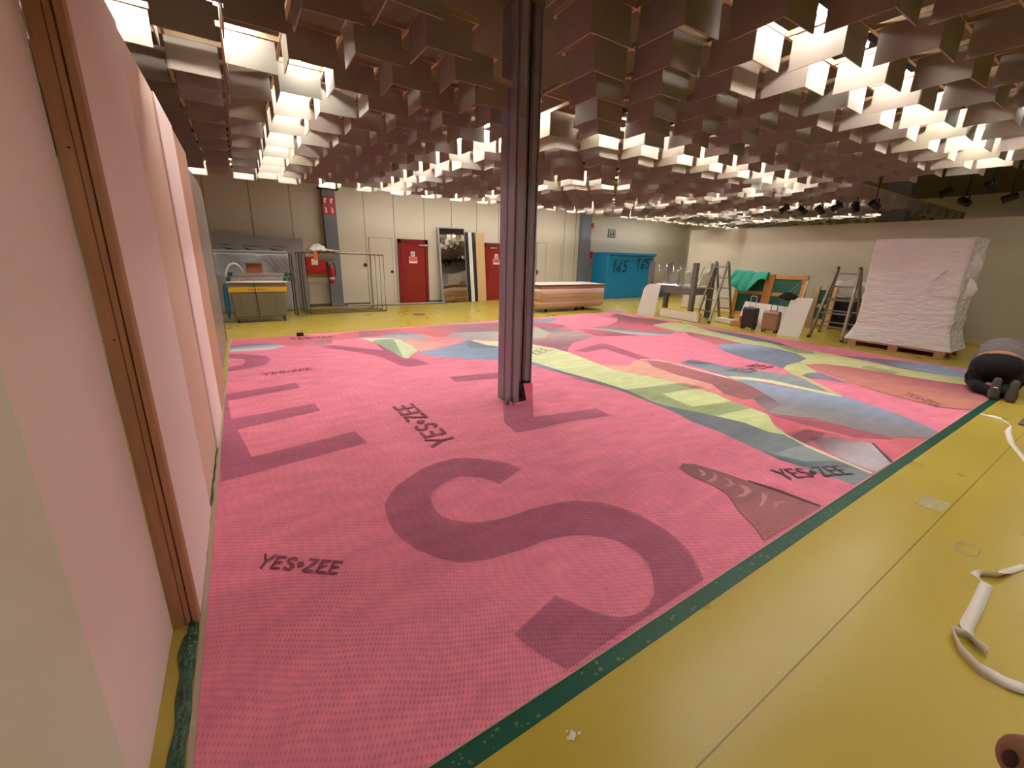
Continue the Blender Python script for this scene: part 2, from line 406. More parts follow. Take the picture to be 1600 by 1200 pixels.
CARPET=[
('rose_farleft',[(-0.31,9.49),(0.87,9.42),(0.96,9.41),(1.18,9.04),(0.86,8.55),(0.73,8.3),(0.56,8.39),(0.28,8.82),(-0.33,8.9)],(196,82,98),None,None),
('blade',[(-0.33,8.88),(0.02,8.88),(0.28,8.82),(0.42,8.57),(0.51,8.42),(0.33,8.27),(0.18,8.24),(-0.33,8.29)],(92,84,98),(205,198,204),[(0.02,8.88),(0.0,8.19)]),
('farband',[(0.73,8.3),(0.91,8.65),(1.13,8.88),(1.18,9.07),(1.8,9.39),(1.99,9.43),(2.83,9.4),(3.54,9.46),(4.29,9.46),(5.65,9.28),(4.93,8.1),(4.0,8.41),(3.69,8.35),(3.46,8.04),(3.24,8.12),(3.09,8.63),(2.89,8.92),(2.44,8.8),(2.2,8.67),(1.83,8.72),(1.82,8.62),(1.33,8.65),(1.28,8.34),(1.09,8.17)],(200,88,100),(140,88,98),[(3.22,8.63),(4.47,8.77)]),
('mauve1',[(0.73,8.3),(0.91,8.65),(1.13,8.88),(1.34,8.71),(1.28,8.34),(1.09,8.17)],(150,88,98),(200,105,120),[(1.12,8.81),(0.75,8.29)]),
('mauve2',[(1.98,9.4),(2.39,9.39),(2.91,9.32),(2.44,8.8),(2.2,8.67),(1.83,8.72)],(150,85,98),(185,80,95),[(1.94,9.22),(2.52,9.09)]),
('leafgrey',[(2.19,8.64),(2.54,9.01),(2.85,8.94),(3.0,8.74),(3.12,8.36),(3.2,8.08),(2.81,8.07),(2.57,8.09),(2.43,8.25),(2.33,8.43)],(120,108,125),(175,165,175),[(2.7,9.0),(2.62,8.12)]),
('greentri',[(1.87,8.59),(2.37,8.39),(2.51,8.07),(2.52,7.49),(2.46,7.01),(2.27,6.77),(2.11,6.53),(2.06,6.67),(2.04,7.26),(2.0,8.04),(1.95,8.22)],(200,212,165),None,None),
('peach1',[(2.49,8.07),(2.81,8.07),(3.3,8.0),(3.57,7.88),(3.68,7.57),(3.17,7.18),(2.8,7.03),(2.47,6.92),(2.51,7.45)],(232,155,145),(222,125,130),[(2.59,7.46),(3.38,7.94)]),
('blue1',[(2.39,6.91),(2.78,6.99),(3.2,7.16),(3.69,7.5),(3.77,6.99),(4.01,6.57),(3.48,5.7),(2.94,6.12),(2.55,6.51)],(130,155,188),(110,128,158),[(2.63,6.63),(3.68,6.45)]),
('blue1d',[(3.69,7.5),(3.78,7.41),(3.79,6.88),(3.99,6.54),(3.4,6.82),(3.48,7.12)],(100,108,132),None,None),
('limesliver',[(3.75,7.48),(4.3,7.05),(4.03,6.61),(3.81,6.92),(3.77,7.19)],(212,216,160),None,None),
('grey2',[(3.46,8.02),(3.69,8.35),(4.0,8.41),(4.94,8.12),(5.97,8.7),(5.83,8.19),(6.0,8.11),(5.69,7.46),(5.33,7.05),(5.04,7.06),(4.94,7.17),(4.39,7.21),(3.72,7.61),(3.58,7.91)],(150,140,148),(172,170,150),[(3.65,8.06),(5.51,7.54)]),
('bluebit',[(6.5,9.42),(7.4,9.42),(7.21,9.09),(6.66,8.75),(6.23,9.03)],(118,128,150),None,None),
('redstrip',[(6.18,8.99),(6.75,8.62),(6.78,8.26),(6.63,7.92),(6.27,8.0),(5.84,8.5)],(186,80,98),None,None),
('mauveleaf',[(5.98,8.28),(6.38,8.03),(6.53,7.65),(6.54,7.49),(6.22,7.42),(5.87,7.48),(5.84,7.81)],(120,100,112),(160,120,130),[(5.94,8.14),(6.48,7.52)]),
('dusty',[(5.75,7.5),(6.52,7.43),(6.43,7.12),(6.46,6.71),(5.91,6.53),(5.48,6.34),(5.1,6.01),(4.84,5.72),(4.84,6.14),(4.64,6.74),(4.88,7.08),(5.31,7.02)],(168,140,138),(150,85,98),[(5.81,7.4),(5.21,6.16)]),
('maroon',[(9.97,9.48),(9.78,8.54),(10.06,8.05),(10.0,7.5),(9.13,7.32),(8.96,7.22),(8.73,6.66),(8.76,6.37),(8.12,6.6),(7.86,6.97),(7.7,7.47),(7.2,7.63),(7.81,7.72),(8.57,8.12),(9.19,8.67),(9.28,9.08)],(140,72,86),(205,78,98),[(9.55,8.52),(8.14,6.77)]),
('blade2',[(7.02,7.61),(7.62,7.56),(7.86,7.29),(7.92,6.87),(8.25,6.57),(8.59,6.41),(8.79,6.4),(8.61,6.23),(8.22,6.13),(7.81,6.21),(7.53,6.38),(7.36,6.66),(7.28,7.05),(7.19,7.35)],(185,182,184),(120,112,122),[(7.6,6.44),(8.04,6.74)]),
('darkrose',[(6.7,7.57),(7.06,7.49),(7.25,7.02),(7.33,6.64),(7.5,6.35),(6.78,6.55),(6.47,6.72),(6.58,7.16)],(205,82,100),(150,72,90),[(6.96,7.38),(6.93,6.55)]),
('slateband',[(3.8,5.47),(3.84,4.98),(4.02,4.1),(4.07,3.57),(4.02,3.13),(4.02,2.93),(4.14,2.64),(4.24,2.4),(4.33,2.14),(4.32,1.89),(4.4,1.76),(4.28,1.52),(4.23,1.29),(4.19,0.97),(3.82,0.98),(3.79,1.21),(3.77,1.4),(3.78,1.68),(3.86,2.16),(3.86,2.46),(3.94,2.73),(3.98,3.5),(3.95,4.01),(3.77,4.89),(3.7,5.33)],(92,100,112),(122,132,138),[(3.94,2.68),(4.0,1.07)]),
('slatelight',[(3.83,1.59),(4.14,1.57),(4.28,1.52),(4.24,1.3),(4.23,1.19),(4.03,1.31),(3.9,1.38)],(138,148,152),None,None),
('slatefold',[(3.8,1.68),(3.83,1.53),(3.92,1.37),(4.13,1.25),(4.22,1.14),(4.23,0.99),(4.12,1.11),(3.97,1.23),(3.8,1.33),(3.75,1.5),(3.77,1.61)],(68,82,94),(100,112,120),[(3.81,1.32),(3.95,1.38)]),
('greenband',[(4.61,6.65),(4.8,6.09),(4.83,5.71),(4.78,5.23),(4.72,4.76),(4.69,4.39),(4.83,4.01),(4.96,3.6),(4.96,3.44),(4.97,3.15),(4.98,2.87),(4.9,2.65),(4.86,2.31),(4.82,2.15),(4.63,2.01),(4.5,1.9),(4.38,1.75),(4.3,1.88),(4.33,2.14),(4.24,2.4),(4.14,2.64),(4.02,2.93),(4.01,3.13),(4.07,3.57),(4.02,4.1),(3.84,4.98),(3.83,5.51)],(212,218,158),(204,214,140),[(4.54,5.85),(4.43,2.08)]),
('greenbandblue',[(3.83,5.51),(3.87,5.01),(3.91,4.7),(3.77,4.89),(3.7,5.33)],(115,130,160),None,None),
('limeline',[(4.56,1.93),(4.43,1.77),(4.33,1.54),(4.27,1.31),(4.21,0.98),(4.15,0.98),(4.2,1.28),(4.25,1.5),(4.36,1.74)],(218,216,170),None,None),
('redfacet',[(4.85,2.13),(5.13,1.76),(5.23,1.44),(5.29,1.14),(5.56,0.97),(4.57,0.98),(4.21,0.98),(4.26,1.3),(4.31,1.53),(4.41,1.76),(4.56,1.93),(4.69,2.04)],(214,88,104),None,None),
('redshade',[(4.82,2.12),(5.13,1.76),(5.23,1.44),(5.29,1.14),(5.19,1.15),(4.94,1.34),(4.9,1.55),(4.85,1.76)],(160,66,80),None,None),
('greyfacet',[(4.5,1.59),(4.74,1.48),(4.81,1.35),(4.93,1.23),(4.56,0.97),(4.23,0.97),(4.24,1.15),(4.33,1.38)],(112,76,88),(190,176,186),[(4.56,1.52),(4.56,1.12)]),
('facetdark',[(4.93,1.23),(4.94,1.21),(4.61,0.97),(4.55,0.97)],(60,48,52),None,None),
('mauvefold',[(4.43,1.77),(4.73,1.71),(4.84,1.52),(4.81,1.35),(4.74,1.48),(4.5,1.59),(4.33,1.38),(4.32,1.56)],(176,80,92),None,None),
('pinkstreak',[(4.33,1.38),(4.24,1.15),(4.23,0.97),(4.19,0.97),(4.24,1.24)],(214,110,138),None,None),
('peach2',[(5.51,4.7),(5.54,4.39),(5.52,3.85),(5.35,3.18),(5.09,2.84),(5.08,2.58),(5.31,2.57),(4.85,2.13),(4.82,2.15),(4.86,2.31),(4.9,2.65),(4.98,2.87),(4.97,3.15),(4.96,3.44),(4.96,3.6),(4.83,4.01),(4.69,4.39),(4.72,4.71),(5.08,4.48)],(232,160,138),(218,90,108),[(5.26,3.66),(5.06,2.38)]),
('darkband',[(5.67,4.59),(5.85,4.27),(5.82,3.73),(5.84,3.26),(5.82,2.93),(5.71,2.55),(5.21,2.54),(5.08,2.58),(5.09,2.84),(5.35,3.18),(5.32,3.75),(5.41,4.27)],(178,88,98),(140,76,80),[(5.52,4.13),(5.61,2.98)]),
('slate2',[(6.04,4.22),(6.33,4.26),(6.52,3.97),(6.51,3.71),(6.65,3.54),(6.71,3.26),(6.96,2.9),(6.83,2.59),(6.52,2.24),(6.43,2.27),(6.38,2.55),(6.32,2.85),(6.16,3.11),(5.96,3.29),(6.02,3.69),(6.04,3.94)],(112,124,136),(126,138,144),[(6.21,3.95),(6.6,2.65)]),
('bigblue',[(5.89,3.16),(6.02,3.07),(6.2,2.47),(6.34,2.1),(6.44,2.02),(6.37,1.8),(6.22,1.4),(6.07,1.15),(5.91,0.97),(5.58,0.97),(5.31,1.15),(5.22,1.33),(5.19,1.54),(5.17,1.77),(4.87,2.14),(5.03,2.34),(5.22,2.54),(5.56,2.55),(5.73,2.78)],(132,152,184),(124,112,114),[(6.3,2.47),(5.02,2.1)]),
('bluedark',[(5.27,2.56),(5.56,2.55),(5.51,2.46),(5.31,2.24),(5.0,2.21),(4.89,2.17),(5.03,2.34)],(104,78,84),(126,110,112),[(5.27,2.53),(5.08,2.22)]),
('bluelow',[(4.89,2.17),(5.05,2.23),(5.24,2.21),(5.25,2.07),(5.3,1.7),(5.26,1.34),(5.36,1.16),(5.31,1.15),(5.22,1.33),(5.19,1.54),(5.17,1.77),(4.94,2.04)],(140,128,126),(120,116,118),[(5.03,2.19),(5.22,1.33)]),
('creamline',[(5.61,4.7),(5.86,4.52),(5.92,4.2),(5.91,3.74),(5.91,3.26),(5.85,3.24),(5.85,3.71),(5.87,4.16),(5.81,4.48),(5.57,4.67)],(232,222,195),None,None),
('limearc',[(5.92,3.29),(6.0,3.28),(6.17,3.16),(6.35,2.86),(6.39,2.48),(6.43,2.13),(6.53,2.28),(6.44,2.02),(6.38,2.0),(6.26,2.17),(6.32,2.1),(6.24,2.49),(6.15,2.85),(6.02,3.07),(5.89,3.16)],(214,214,165),None,None),
('lime2',[(9.09,7.32),(9.87,7.37),(10.13,6.97),(9.9,6.52),(9.64,5.94),(9.47,5.34),(9.38,4.89),(9.42,4.39),(9.37,4.01),(9.38,3.82),(9.35,3.18),(9.29,2.78),(9.15,2.22),(9.19,1.78),(9.47,1.26),(8.91,1.19),(8.62,1.45),(8.55,1.77),(8.53,2.2),(8.46,2.67),(8.19,3.01),(7.93,3.11),(7.51,2.74),(7.31,2.8),(7.07,2.77),(6.9,2.57),(6.44,2.02),(6.39,2.06),(6.92,2.74),(7.01,2.9),(7.26,3.14),(7.6,3.23),(8.05,3.24),(8.5,3.32),(8.77,3.62),(8.92,4.03),(8.89,4.37),(8.79,4.7),(8.98,5.37),(8.95,6.07),(8.82,6.41)],(214,218,150),(190,190,120),[(9.26,6.7),(8.96,1.59)]),
('navystrip',[(9.85,6.28),(9.93,5.8),(9.96,5.33),(9.85,4.87),(9.7,4.4),(9.44,4.04),(9.45,4.41),(9.36,4.75),(9.5,5.24),(9.56,5.73)],(102,110,132),None,None),
('navyband',[(9.35,3.12),(9.61,2.88),(9.88,2.43),(9.94,2.19),(10.14,1.92),(9.98,1.66),(10.19,1.38),(9.47,1.26),(9.22,1.64),(9.21,1.93),(9.21,2.24),(9.4,2.72)],(98,104,124),(130,148,176),[(9.53,2.5),(9.55,2.02)]),
('marooncurl',[(8.77,6.34),(8.84,6.12),(8.51,5.75),(8.27,5.09),(8.13,4.94),(8.72,4.66),(8.89,5.17),(8.93,5.64),(8.95,6.07)],(165,72,88),(195,90,105),[(8.75,6.16),(8.55,4.96)]),
('ellipse',[(8.02,4.79),(8.35,4.84),(8.78,4.56),(8.93,4.15),(8.77,3.62),(8.43,3.3),(8.05,3.24),(7.67,3.24),(7.3,3.17),(7.39,3.48),(7.42,3.81),(7.6,4.26),(7.78,4.59)],(136,156,186),(98,110,134),[(8.12,4.74),(7.93,4.09)]),
('slate3',[(7.07,2.77),(7.31,2.8),(7.53,2.74),(7.36,2.43),(7.17,2.18),(7.14,1.97),(7.18,2.21),(7.2,2.45),(7.03,2.64)],(110,122,134),None,None),
('wedge',[(7.93,3.11),(8.29,2.96),(8.45,2.5),(8.52,2.05),(8.63,1.65),(8.79,1.25),(8.43,0.97),(8.2,0.97),(7.23,0.97),(7.04,1.17),(7.02,1.39),(7.08,1.64),(7.16,1.92),(7.32,2.26),(7.69,2.72)],(196,112,96),(166,72,90),[(7.55,2.05),(8.71,1.95)]),
('feather',[(2.84,1.85),(2.93,1.89),(3.01,1.83),(3.09,1.62),(3.14,1.35),(3.19,1.12),(3.22,0.98),(2.5,0.99),(2.59,1.1),(2.65,1.22),(2.74,1.33),(2.82,1.43),(2.83,1.56),(2.81,1.7)],(128,72,76),(168,90,96),[(3.03,1.79),(2.62,1.08)]),
('featherline',[(3.15,1.45),(3.22,1.23),(3.25,0.98),(3.22,0.98),(3.19,1.22),(3.13,1.44)],(90,48,52),None,None),
('swirl1',[(2.96,1.77),(2.97,1.71),(2.93,1.67),(2.88,1.67),(2.89,1.69),(2.92,1.7)],(190,118,122),None,None),
('swirl2',[(3.01,1.67),(2.99,1.61),(2.93,1.58),(2.86,1.58),(2.85,1.61),(2.93,1.61),(2.98,1.63)],(180,108,112),None,None),
('swirl3',[(3.01,1.58),(3.03,1.52),(2.99,1.46),(2.91,1.47),(2.9,1.5),(2.96,1.49),(3.0,1.52)],(180,108,112),None,None),
('swirl4',[(3.02,1.45),(3.04,1.39),(3.0,1.34),(2.89,1.33),(2.82,1.36),(2.93,1.36),(2.98,1.39)],(192,122,125),None,None),
('swirl5',[(3.06,1.3),(3.05,1.25),(2.94,1.21),(2.84,1.2),(2.86,1.21),(2.95,1.24)],(192,122,125),None,None),
('swirl6',[(3.0,1.18),(3.09,1.15),(3.06,1.14),(2.99,1.15),(2.93,1.13),(2.93,1.15)],(180,108,112),None,None),
]
LETTERS=[
('S',[(1.71,2.5),(1.43,2.38),(1.35,2.55),(1.21,2.64),(1.06,2.6),(0.96,2.54),(0.92,2.47),(0.9,2.39),(0.89,2.31),(0.9,2.23),(0.94,2.16),(1.0,2.1),(1.07,2.05),(1.18,2.02),(1.29,2.0),(1.43,2.0),(1.57,1.98),(1.68,1.96),(1.78,1.92),(1.81,1.9),(1.92,1.81),(2.0,1.69),(2.04,1.58),(2.05,1.49),(2.06,1.38),(2.04,1.27),(2.02,1.18),(1.97,1.11),(1.93,1.05),(1.88,0.99),(1.61,0.99),(1.39,0.99),(1.17,0.99),(0.93,0.98),(0.9,1.04),(0.87,1.1),(0.85,1.16),(0.83,1.24),(1.13,1.32),(1.15,1.28),(1.18,1.24),(1.2,1.19),(1.23,1.14),(1.27,1.09),(1.32,1.05),(1.37,1.03),(1.43,1.02),(1.49,1.03),(1.56,1.06),(1.61,1.1),(1.66,1.15),(1.71,1.21),(1.73,1.28),(1.74,1.35),(1.72,1.43),(1.69,1.5),(1.63,1.56),(1.56,1.61),(1.48,1.65),(1.39,1.68),(1.3,1.69),(1.2,1.69),(1.11,1.7),(1.01,1.71),(0.94,1.73),(0.86,1.76),(0.8,1.8),(0.74,1.86),(0.69,1.94),(0.64,2.03),(0.61,2.13),(0.59,2.24),(0.59,2.34),(0.6,2.45),(0.62,2.55),(0.68,2.64),(0.76,2.74),(0.87,2.81),(1.0,2.89),(1.15,2.93),(1.27,2.94),(1.38,2.9),(1.5,2.82),(1.6,2.71),(1.66,2.61)]),
('E',[(-0.34,5.75),(0.41,5.88),(0.44,5.61),(-0.34,5.46)]),
('Estem',[(-0.34,5.46),(-0.31,5.46),(-0.27,4.82),(0.5,4.92),(0.53,4.65),(-0.22,4.49),(-0.12,3.78),(0.72,3.91),(0.76,3.59),(-0.32,3.44),(-0.34,4.12),(-0.34,4.77)]),
('D',[(-0.34,8.04),(-0.33,8.08),(-0.09,7.96),(0.16,7.69),(0.22,7.43),(0.13,7.09),(-0.1,6.94),(-0.32,6.88),(-0.34,6.89),(-0.33,7.14),(-0.17,7.21),(-0.12,7.39),(-0.15,7.62),(-0.34,7.8)]),
('Y',[(1.04,8.0),(1.25,8.14),(1.93,7.27),(1.96,7.71),(1.9,7.42),(1.99,7.89),(1.96,8.17),(2.06,8.28),(2.4,8.26),(2.35,7.98),(2.16,7.03),(2.08,6.63),(2.14,6.52),(2.2,6.56),(2.3,6.04),(1.97,5.98),(1.87,6.13),(1.8,6.58),(1.73,6.92),(1.51,7.31),(1.48,7.38)]),
('F1',[(2.27,5.2),(3.11,5.08),(2.95,4.82),(2.24,4.93)]),
('F2',[(2.39,3.94),(2.81,3.93),(2.43,3.37),(3.22,3.24),(3.21,2.99),(2.61,3.09),(2.14,3.1),(2.05,3.12),(2.08,3.4)]),
('G',[(4.05,3.58),(4.9,3.45),(4.99,3.16),(4.34,3.24),(4.26,2.73),(4.88,2.61),(4.84,2.35),(4.22,2.42),(4.13,2.65),(4.02,2.93),(4.03,3.21)]),
('H',[(4.98,5.74),(5.99,6.04),(6.03,5.81),(5.81,4.6),(5.54,4.7),(5.67,5.63),(5.12,5.53)]),
('I',[(6.12,4.18),(6.47,4.29),(6.5,3.98),(6.51,3.71),(6.48,3.9),(6.21,3.95)]),
('J',[(9.49,4.43),(9.37,4.01),(9.33,3.54),(9.02,3.42),(8.83,3.65),(9.06,4.02)]),
('K',[(8.61,2.55),(8.84,2.52),(8.78,2.07),(8.51,2.07)]),
('L',[(4.41,1.82),(4.41,1.71),(4.73,1.71),(4.8,1.56),(4.6,1.53),(4.3,1.55)]),
('M',[(4.9,3.45),(5.04,3.38),(5.11,3.09),(4.92,3.18)]),
]
LOGOS=[
((-0.135,2.315,0.224,2.035,-0.087,2.402),(112,48,64)),
((1.469,3.234,1.456,4.399,1.24,3.232),(128,55,68)),
((3.425,1.303,4.005,1.052,3.483,1.442),(72,58,64)),
((0.069,6.432,0.677,6.474,0.068,6.579),(140,55,70)),
((6.319,3.25,7.251,3.28,6.267,3.509),(105,62,85)),
((3.472,5.445,4.683,5.961,3.394,5.676),(150,150,105)),
((3.802,4.321,3.939,3.881,3.823,4.403),(140,60,75)),
((0.64,8.97,1.406,8.866,0.627,9.194),(130,52,66)),
((7.273,1.623,6.979,1.22,7.484,1.619),(120,58,66)),
]
# ------------------------------------------------------------ printed carpet
def weave_group():
    g = bpy.data.node_groups.new('weave', 'ShaderNodeTree')
    g.interface.new_socket('Color', in_out='INPUT', socket_type='NodeSocketColor')
    g.interface.new_socket('Color', in_out='OUTPUT', socket_type='NodeSocketColor')
    g.interface.new_socket('Height', in_out='OUTPUT', socket_type='NodeSocketFloat')
    N = g.nodes; L = g.links
    gi = N.new('NodeGroupInput'); go = N.new('NodeGroupOutput')
    tc = N.new('ShaderNodeTexCoord')
    nz = N.new('ShaderNodeTexNoise'); nz.inputs['Scale'].default_value = 1.3; nz.inputs['Detail'].default_value = 2; L.new(tc.outputs['Object'], nz.inputs[0])
    sub = N.new('ShaderNodeVectorMath'); sub.operation = 'MULTIPLY_ADD'; sub.inputs[1].default_value = (.16, .16, 0)
    L.new(nz.outputs['Color'], sub.inputs[0]); L.new(tc.outputs['Object'], sub.inputs[2])
    rot = N.new('ShaderNodeMapping'); rot.inputs['Rotation'].default_value = (0, 0, .5); L.new(sub.outputs[0], rot.inputs[0])
    sp = N.new('ShaderNodeSeparateXYZ'); L.new(rot.outputs[0], sp.inputs[0])
    def sn(ch, k, ph=0):
        a = N.new('ShaderNodeMath'); a.operation = 'MULTIPLY_ADD'; a.inputs[1].default_value = k; a.inputs[2].default_value = ph; L.new(sp.outputs[ch], a.inputs[0])
        q = N.new('ShaderNodeMath'); q.operation = 'SINE'; L.new(a.outputs[0], q.inputs[0]); return q
    s1 = sn('X', 2*PI/.0165); s2 = sn('Y', 2*PI/.027)
    ad = N.new('ShaderNodeMath'); ad.operation = 'ADD'; L.new(s1.outputs[0], ad.inputs[0]); L.new(s2.outputs[0], ad.inputs[1])
    mr = N.new('ShaderNodeMapRange'); mr.interpolation_type = 'SMOOTHSTEP'; mr.inputs[1].default_value = -.2; mr.inputs[2].default_value = 1.9
    mr.inputs[3].default_value = 0; mr.inputs[4].default_value = 1; L.new(ad.outputs[0], mr.inputs[0])
    # patches where the ribbing stands out
    n2 = N.new('ShaderNodeTexNoise'); n2.inputs['Scale'].default_value = .9; n2.inputs['Detail'].default_value = 3; L.new(tc.outputs['Object'], n2.inputs[0])
    m2 = N.new('ShaderNodeMapRange'); m2.inputs[1].default_value = .3; m2.inputs[2].default_value = .7; m2.inputs[3].default_value = .06; m2.inputs[4].default_value = .36
    L.new(n2.outputs[0], m2.inputs[0])
    # slow moire-like ripples of the ribs
    wv = N.new('ShaderNodeTexWave'); wv.inputs['Scale'].default_value = 5; wv.inputs['Distortion'].default_value = 14; wv.inputs['Detail'].default_value = 2; wv.inputs['Detail Scale'].default_value = .6
    L.new(tc.outputs['Object'], wv.inputs[0])
    am = N.new('ShaderNodeMath'); am.operation = 'MULTIPLY'; L.new(mr.outputs[0], am.inputs[0]); L.new(m2.outputs[0], am.inputs[1])
    wm = N.new('ShaderNodeMath'); wm.operation = 'MULTIPLY_ADD'; wm.inputs[1].default_value = .06; L.new(wv.outputs['Fac'], wm.inputs[0]); L.new(am.outputs[0], wm.inputs[2])
    n3 = N.new('ShaderNodeTexNoise'); n3.inputs['Scale'].default_value = 3; n3.inputs['Detail'].default_value = 6; n3.inputs['Roughness'].default_value = .6
    mp = N.new('ShaderNodeMapping'); mp.inputs['Scale'].default_value = (1, 2.5, 1); mp.inputs['Rotation'].default_value = (0, 0, .4)
    L.new(tc.outputs['Object'], mp.inputs[0]); L.new(mp.outputs[0], n3.inputs[0])
    m3 = N.new('ShaderNodeMapRange'); m3.inputs[1].default_value = .3; m3.inputs[2].default_value = .7; m3.inputs[3].default_value = 1.08; m3.inputs[4].default_value = .86
    L.new(n3.outputs[0], m3.inputs[0])
    iv = N.new('ShaderNodeMath'); iv.operation = 'SUBTRACT'; iv.inputs[0].default_value = 1.04; L.new(wm.outputs[0], iv.inputs[1])
    fm = N.new('ShaderNodeMath'); fm.operation = 'MULTIPLY'; L.new(iv.outputs[0], fm.inputs[0]); L.new(m3.outputs[0], fm.inputs[1])
    sc = N.new('ShaderNodeVectorMath'); sc.operation = 'SCALE'; L.new(gi.outputs[0], sc.inputs[0]); L.new(fm.outputs[0], sc.inputs['Scale'])
    L.new(sc.outputs[0], go.inputs[0]); L.new(mr.outputs[0], go.inputs[1])
    return g
WG = weave_group()
SAT = 1.0
def soften(c): return tuple(min(255, v+.16*(255-v)) for v in c) if c else c
def carpet_mat(name, c0, c1=None, g=None):
    if name not in ('pink', 'word'): c0, c1 = soften(c0), soften(c1)
    m = bpy.data.materials.new('carpet '+name); m.use_nodes = True
    nt = m.node_tree; N = nt.nodes; L = nt.links; b = N['Principled BSDF']
    b.inputs['Roughness'].default_value = .75; b.inputs['Specular IOR Level'].default_value = .25
    wg = N.new('ShaderNodeGroup'); wg.node_tree = WG
    wg.inputs[0].default_value = lin(c0)
    if c1:
        tc = N.new('ShaderNodeTexCoord'); (ax, ay), (bx_, by_) = g
        d2 = (bx_-ax)**2+(by_-ay)**2
        nz = N.new('ShaderNodeTexNoise'); nz.inputs['Scale'].default_value = 2.5; L.new(tc.outputs['Object'], nz.inputs[0])
        dv = N.new('ShaderNodeVectorMath'); dv.operation = 'DOT_PRODUCT'; dv.inputs[1].default_value = ((bx_-ax)/d2, (by_-ay)/d2, 0)
        L.new(tc.outputs['Object'], dv.inputs[0])
        off = (ax*(bx_-ax)+ay*(by_-ay))/d2
        s1 = N.new('ShaderNodeMath'); s1.operation = 'SUBTRACT'; s1.inputs[1].default_value = off+.15; L.new(dv.outputs['Value'], s1.inputs[0])
        s2 = N.new('ShaderNodeMath'); s2.operation = 'MULTIPLY_ADD'; s2.inputs[1].default_value = .3; L.new(nz.outputs[0], s2.inputs[0]); L.new(s1.outputs[0], s2.inputs[2])
        mr = N.new('ShaderNodeMapRange'); mr.interpolation_type = 'SMOOTHSTEP'; L.new(s2.outputs[0], mr.inputs[0])
        mx = N.new('ShaderNodeMix'); mx.data_type = 'RGBA'; mx.inputs[6].default_value = lin(c0); mx.inputs[7].default_value = lin(c1)
        L.new(mr.outputs[0], mx.inputs[0]); L.new(mx.outputs[2], wg.inputs[0])
    L.new(wg.outputs[0], b.inputs['Base Color'])
    bp = N.new('ShaderNodeBump'); bp.inputs['Strength'].default_value = .15; bp.inputs['Distance'].default_value = .002; bp.invert = True
    L.new(wg.outputs[1], bp.inputs['Height']); L.new(bp.outputs[0], b.inputs['Normal'])
    return m
def tint_mat():
    m = bpy.data.materials.new('carpet letter tint'); m.use_nodes = True
    N = m.node_tree.nodes; N.clear(); o = N.new('ShaderNodeOutputMaterial'); t = N.new('ShaderNodeBsdfTransparent')
    t.inputs[0].default_value = (.74, .77, .80, 1); m.node_tree.links.new(t.outputs[0], o.inputs[0]); return m

PINK = (238, 134, 158)
cm = MB(); cmats = []
H0 = .004
# base sheet with small thickness, notched round the column
outline = [(-.335, .967), (2.58, .967), (2.58, 3.815), (2.425, 3.815), (2.425, 4.165), (2.745, 4.165), (2.745, 3.815), (2.581, 3.815), (2.581, .967), (10.26, .967), (10.26, 9.82), (-.335, 9.42)]
cmats.append(carpet_mat('pink', PINK)); cm.slot = 0
cm.prism([(x, y, 0.0005) for x, y in outline], (0, 0, H0-.0005))
zz = H0
for nme, pts, c0, c1, g in CARPET:
    zz += .00012
    cmats.append(carpet_mat(nme, c0, c1, g)); cm.slot = len(cmats)-1
    cm.flat([(x, y, zz) for x, y in pts])
zl = zz+.0003
cmats.append(tint_mat()); cm.slot = len(cmats)-1
for nme, pts in LETTERS: cm.flat([(x, y, zl) for x, y in pts])
# small printed word marks, drawn as strokes
def arc(cx, cy, rx, ry, a0, a1, n=10): return [(cx+rx*math.cos(math.radians(a0+(a1-a0)*i/n)), cy+ry*math.sin(math.radians(a0+(a1-a0)*i/n))) for i in range(n+1)]
GL = dict(
    Y=(.62, [[(.02, 1), (.31, .48)], [(.6, 1), (.31, .48), (.31, 0)]]),
    E=(.5, [[(.48, .93), (.07, .93), (.07, .07), (.48, .07)], [(.07, .52), (.42, .52)]]),
    S=(.56, [arc(.29, .72, .2, .22, 30, 250, 8)+arc(.29, .28, .2, .22, 90, -150, 8)]),
    o=(.3, [arc(.14, .5, .1, .11, 0, 360, 10)]),
    Z=(.56, [[(.05, .93), (.5, .93), (.05, .07), (.52, .07)]]))
GL['1'] = (.4, [[(.05, .6), (.25, 1), (.2, 0)]]); GL['6'] = (.5, [[(.42, .95), (.15, .6), (.06, .25), (.2, .04), (.4, .2), (.36, .42), (.1, .35)]])
GL['5'] = (.5, [[(.45, .95), (.15, .92), (.12, .55), (.35, .55), (.44, .3), (.3, .06), (.05, .1)]])
def strokes(word, wd=.07, gap=.12):
    quads = []; x = 0
    for ch in word:
        w_, ss = GL[ch]
        for s_ in ss:
            for p, q in zip(s_, s_[1:]):
                dx, dy = q[0]-p[0], q[1]-p[1]; l = math.hypot(dx, dy)
                if l < 1e-6: continue
                ux, uy = dx/l, dy/l; nx, ny = -uy*wd, ux*wd; e = wd*.75
                quads.append([(x+p[0]-ux*e+nx, p[1]-uy*e+ny), (x+q[0]+ux*e+nx, q[1]+uy*e+ny), (x+q[0]+ux*e-nx, q[1]+uy*e-ny), (x+p[0]-ux*e-nx, p[1]-uy*e-ny)])
        x += w_+gap
    return quads, x-gap
qs, WW = strokes('YESoZEE')
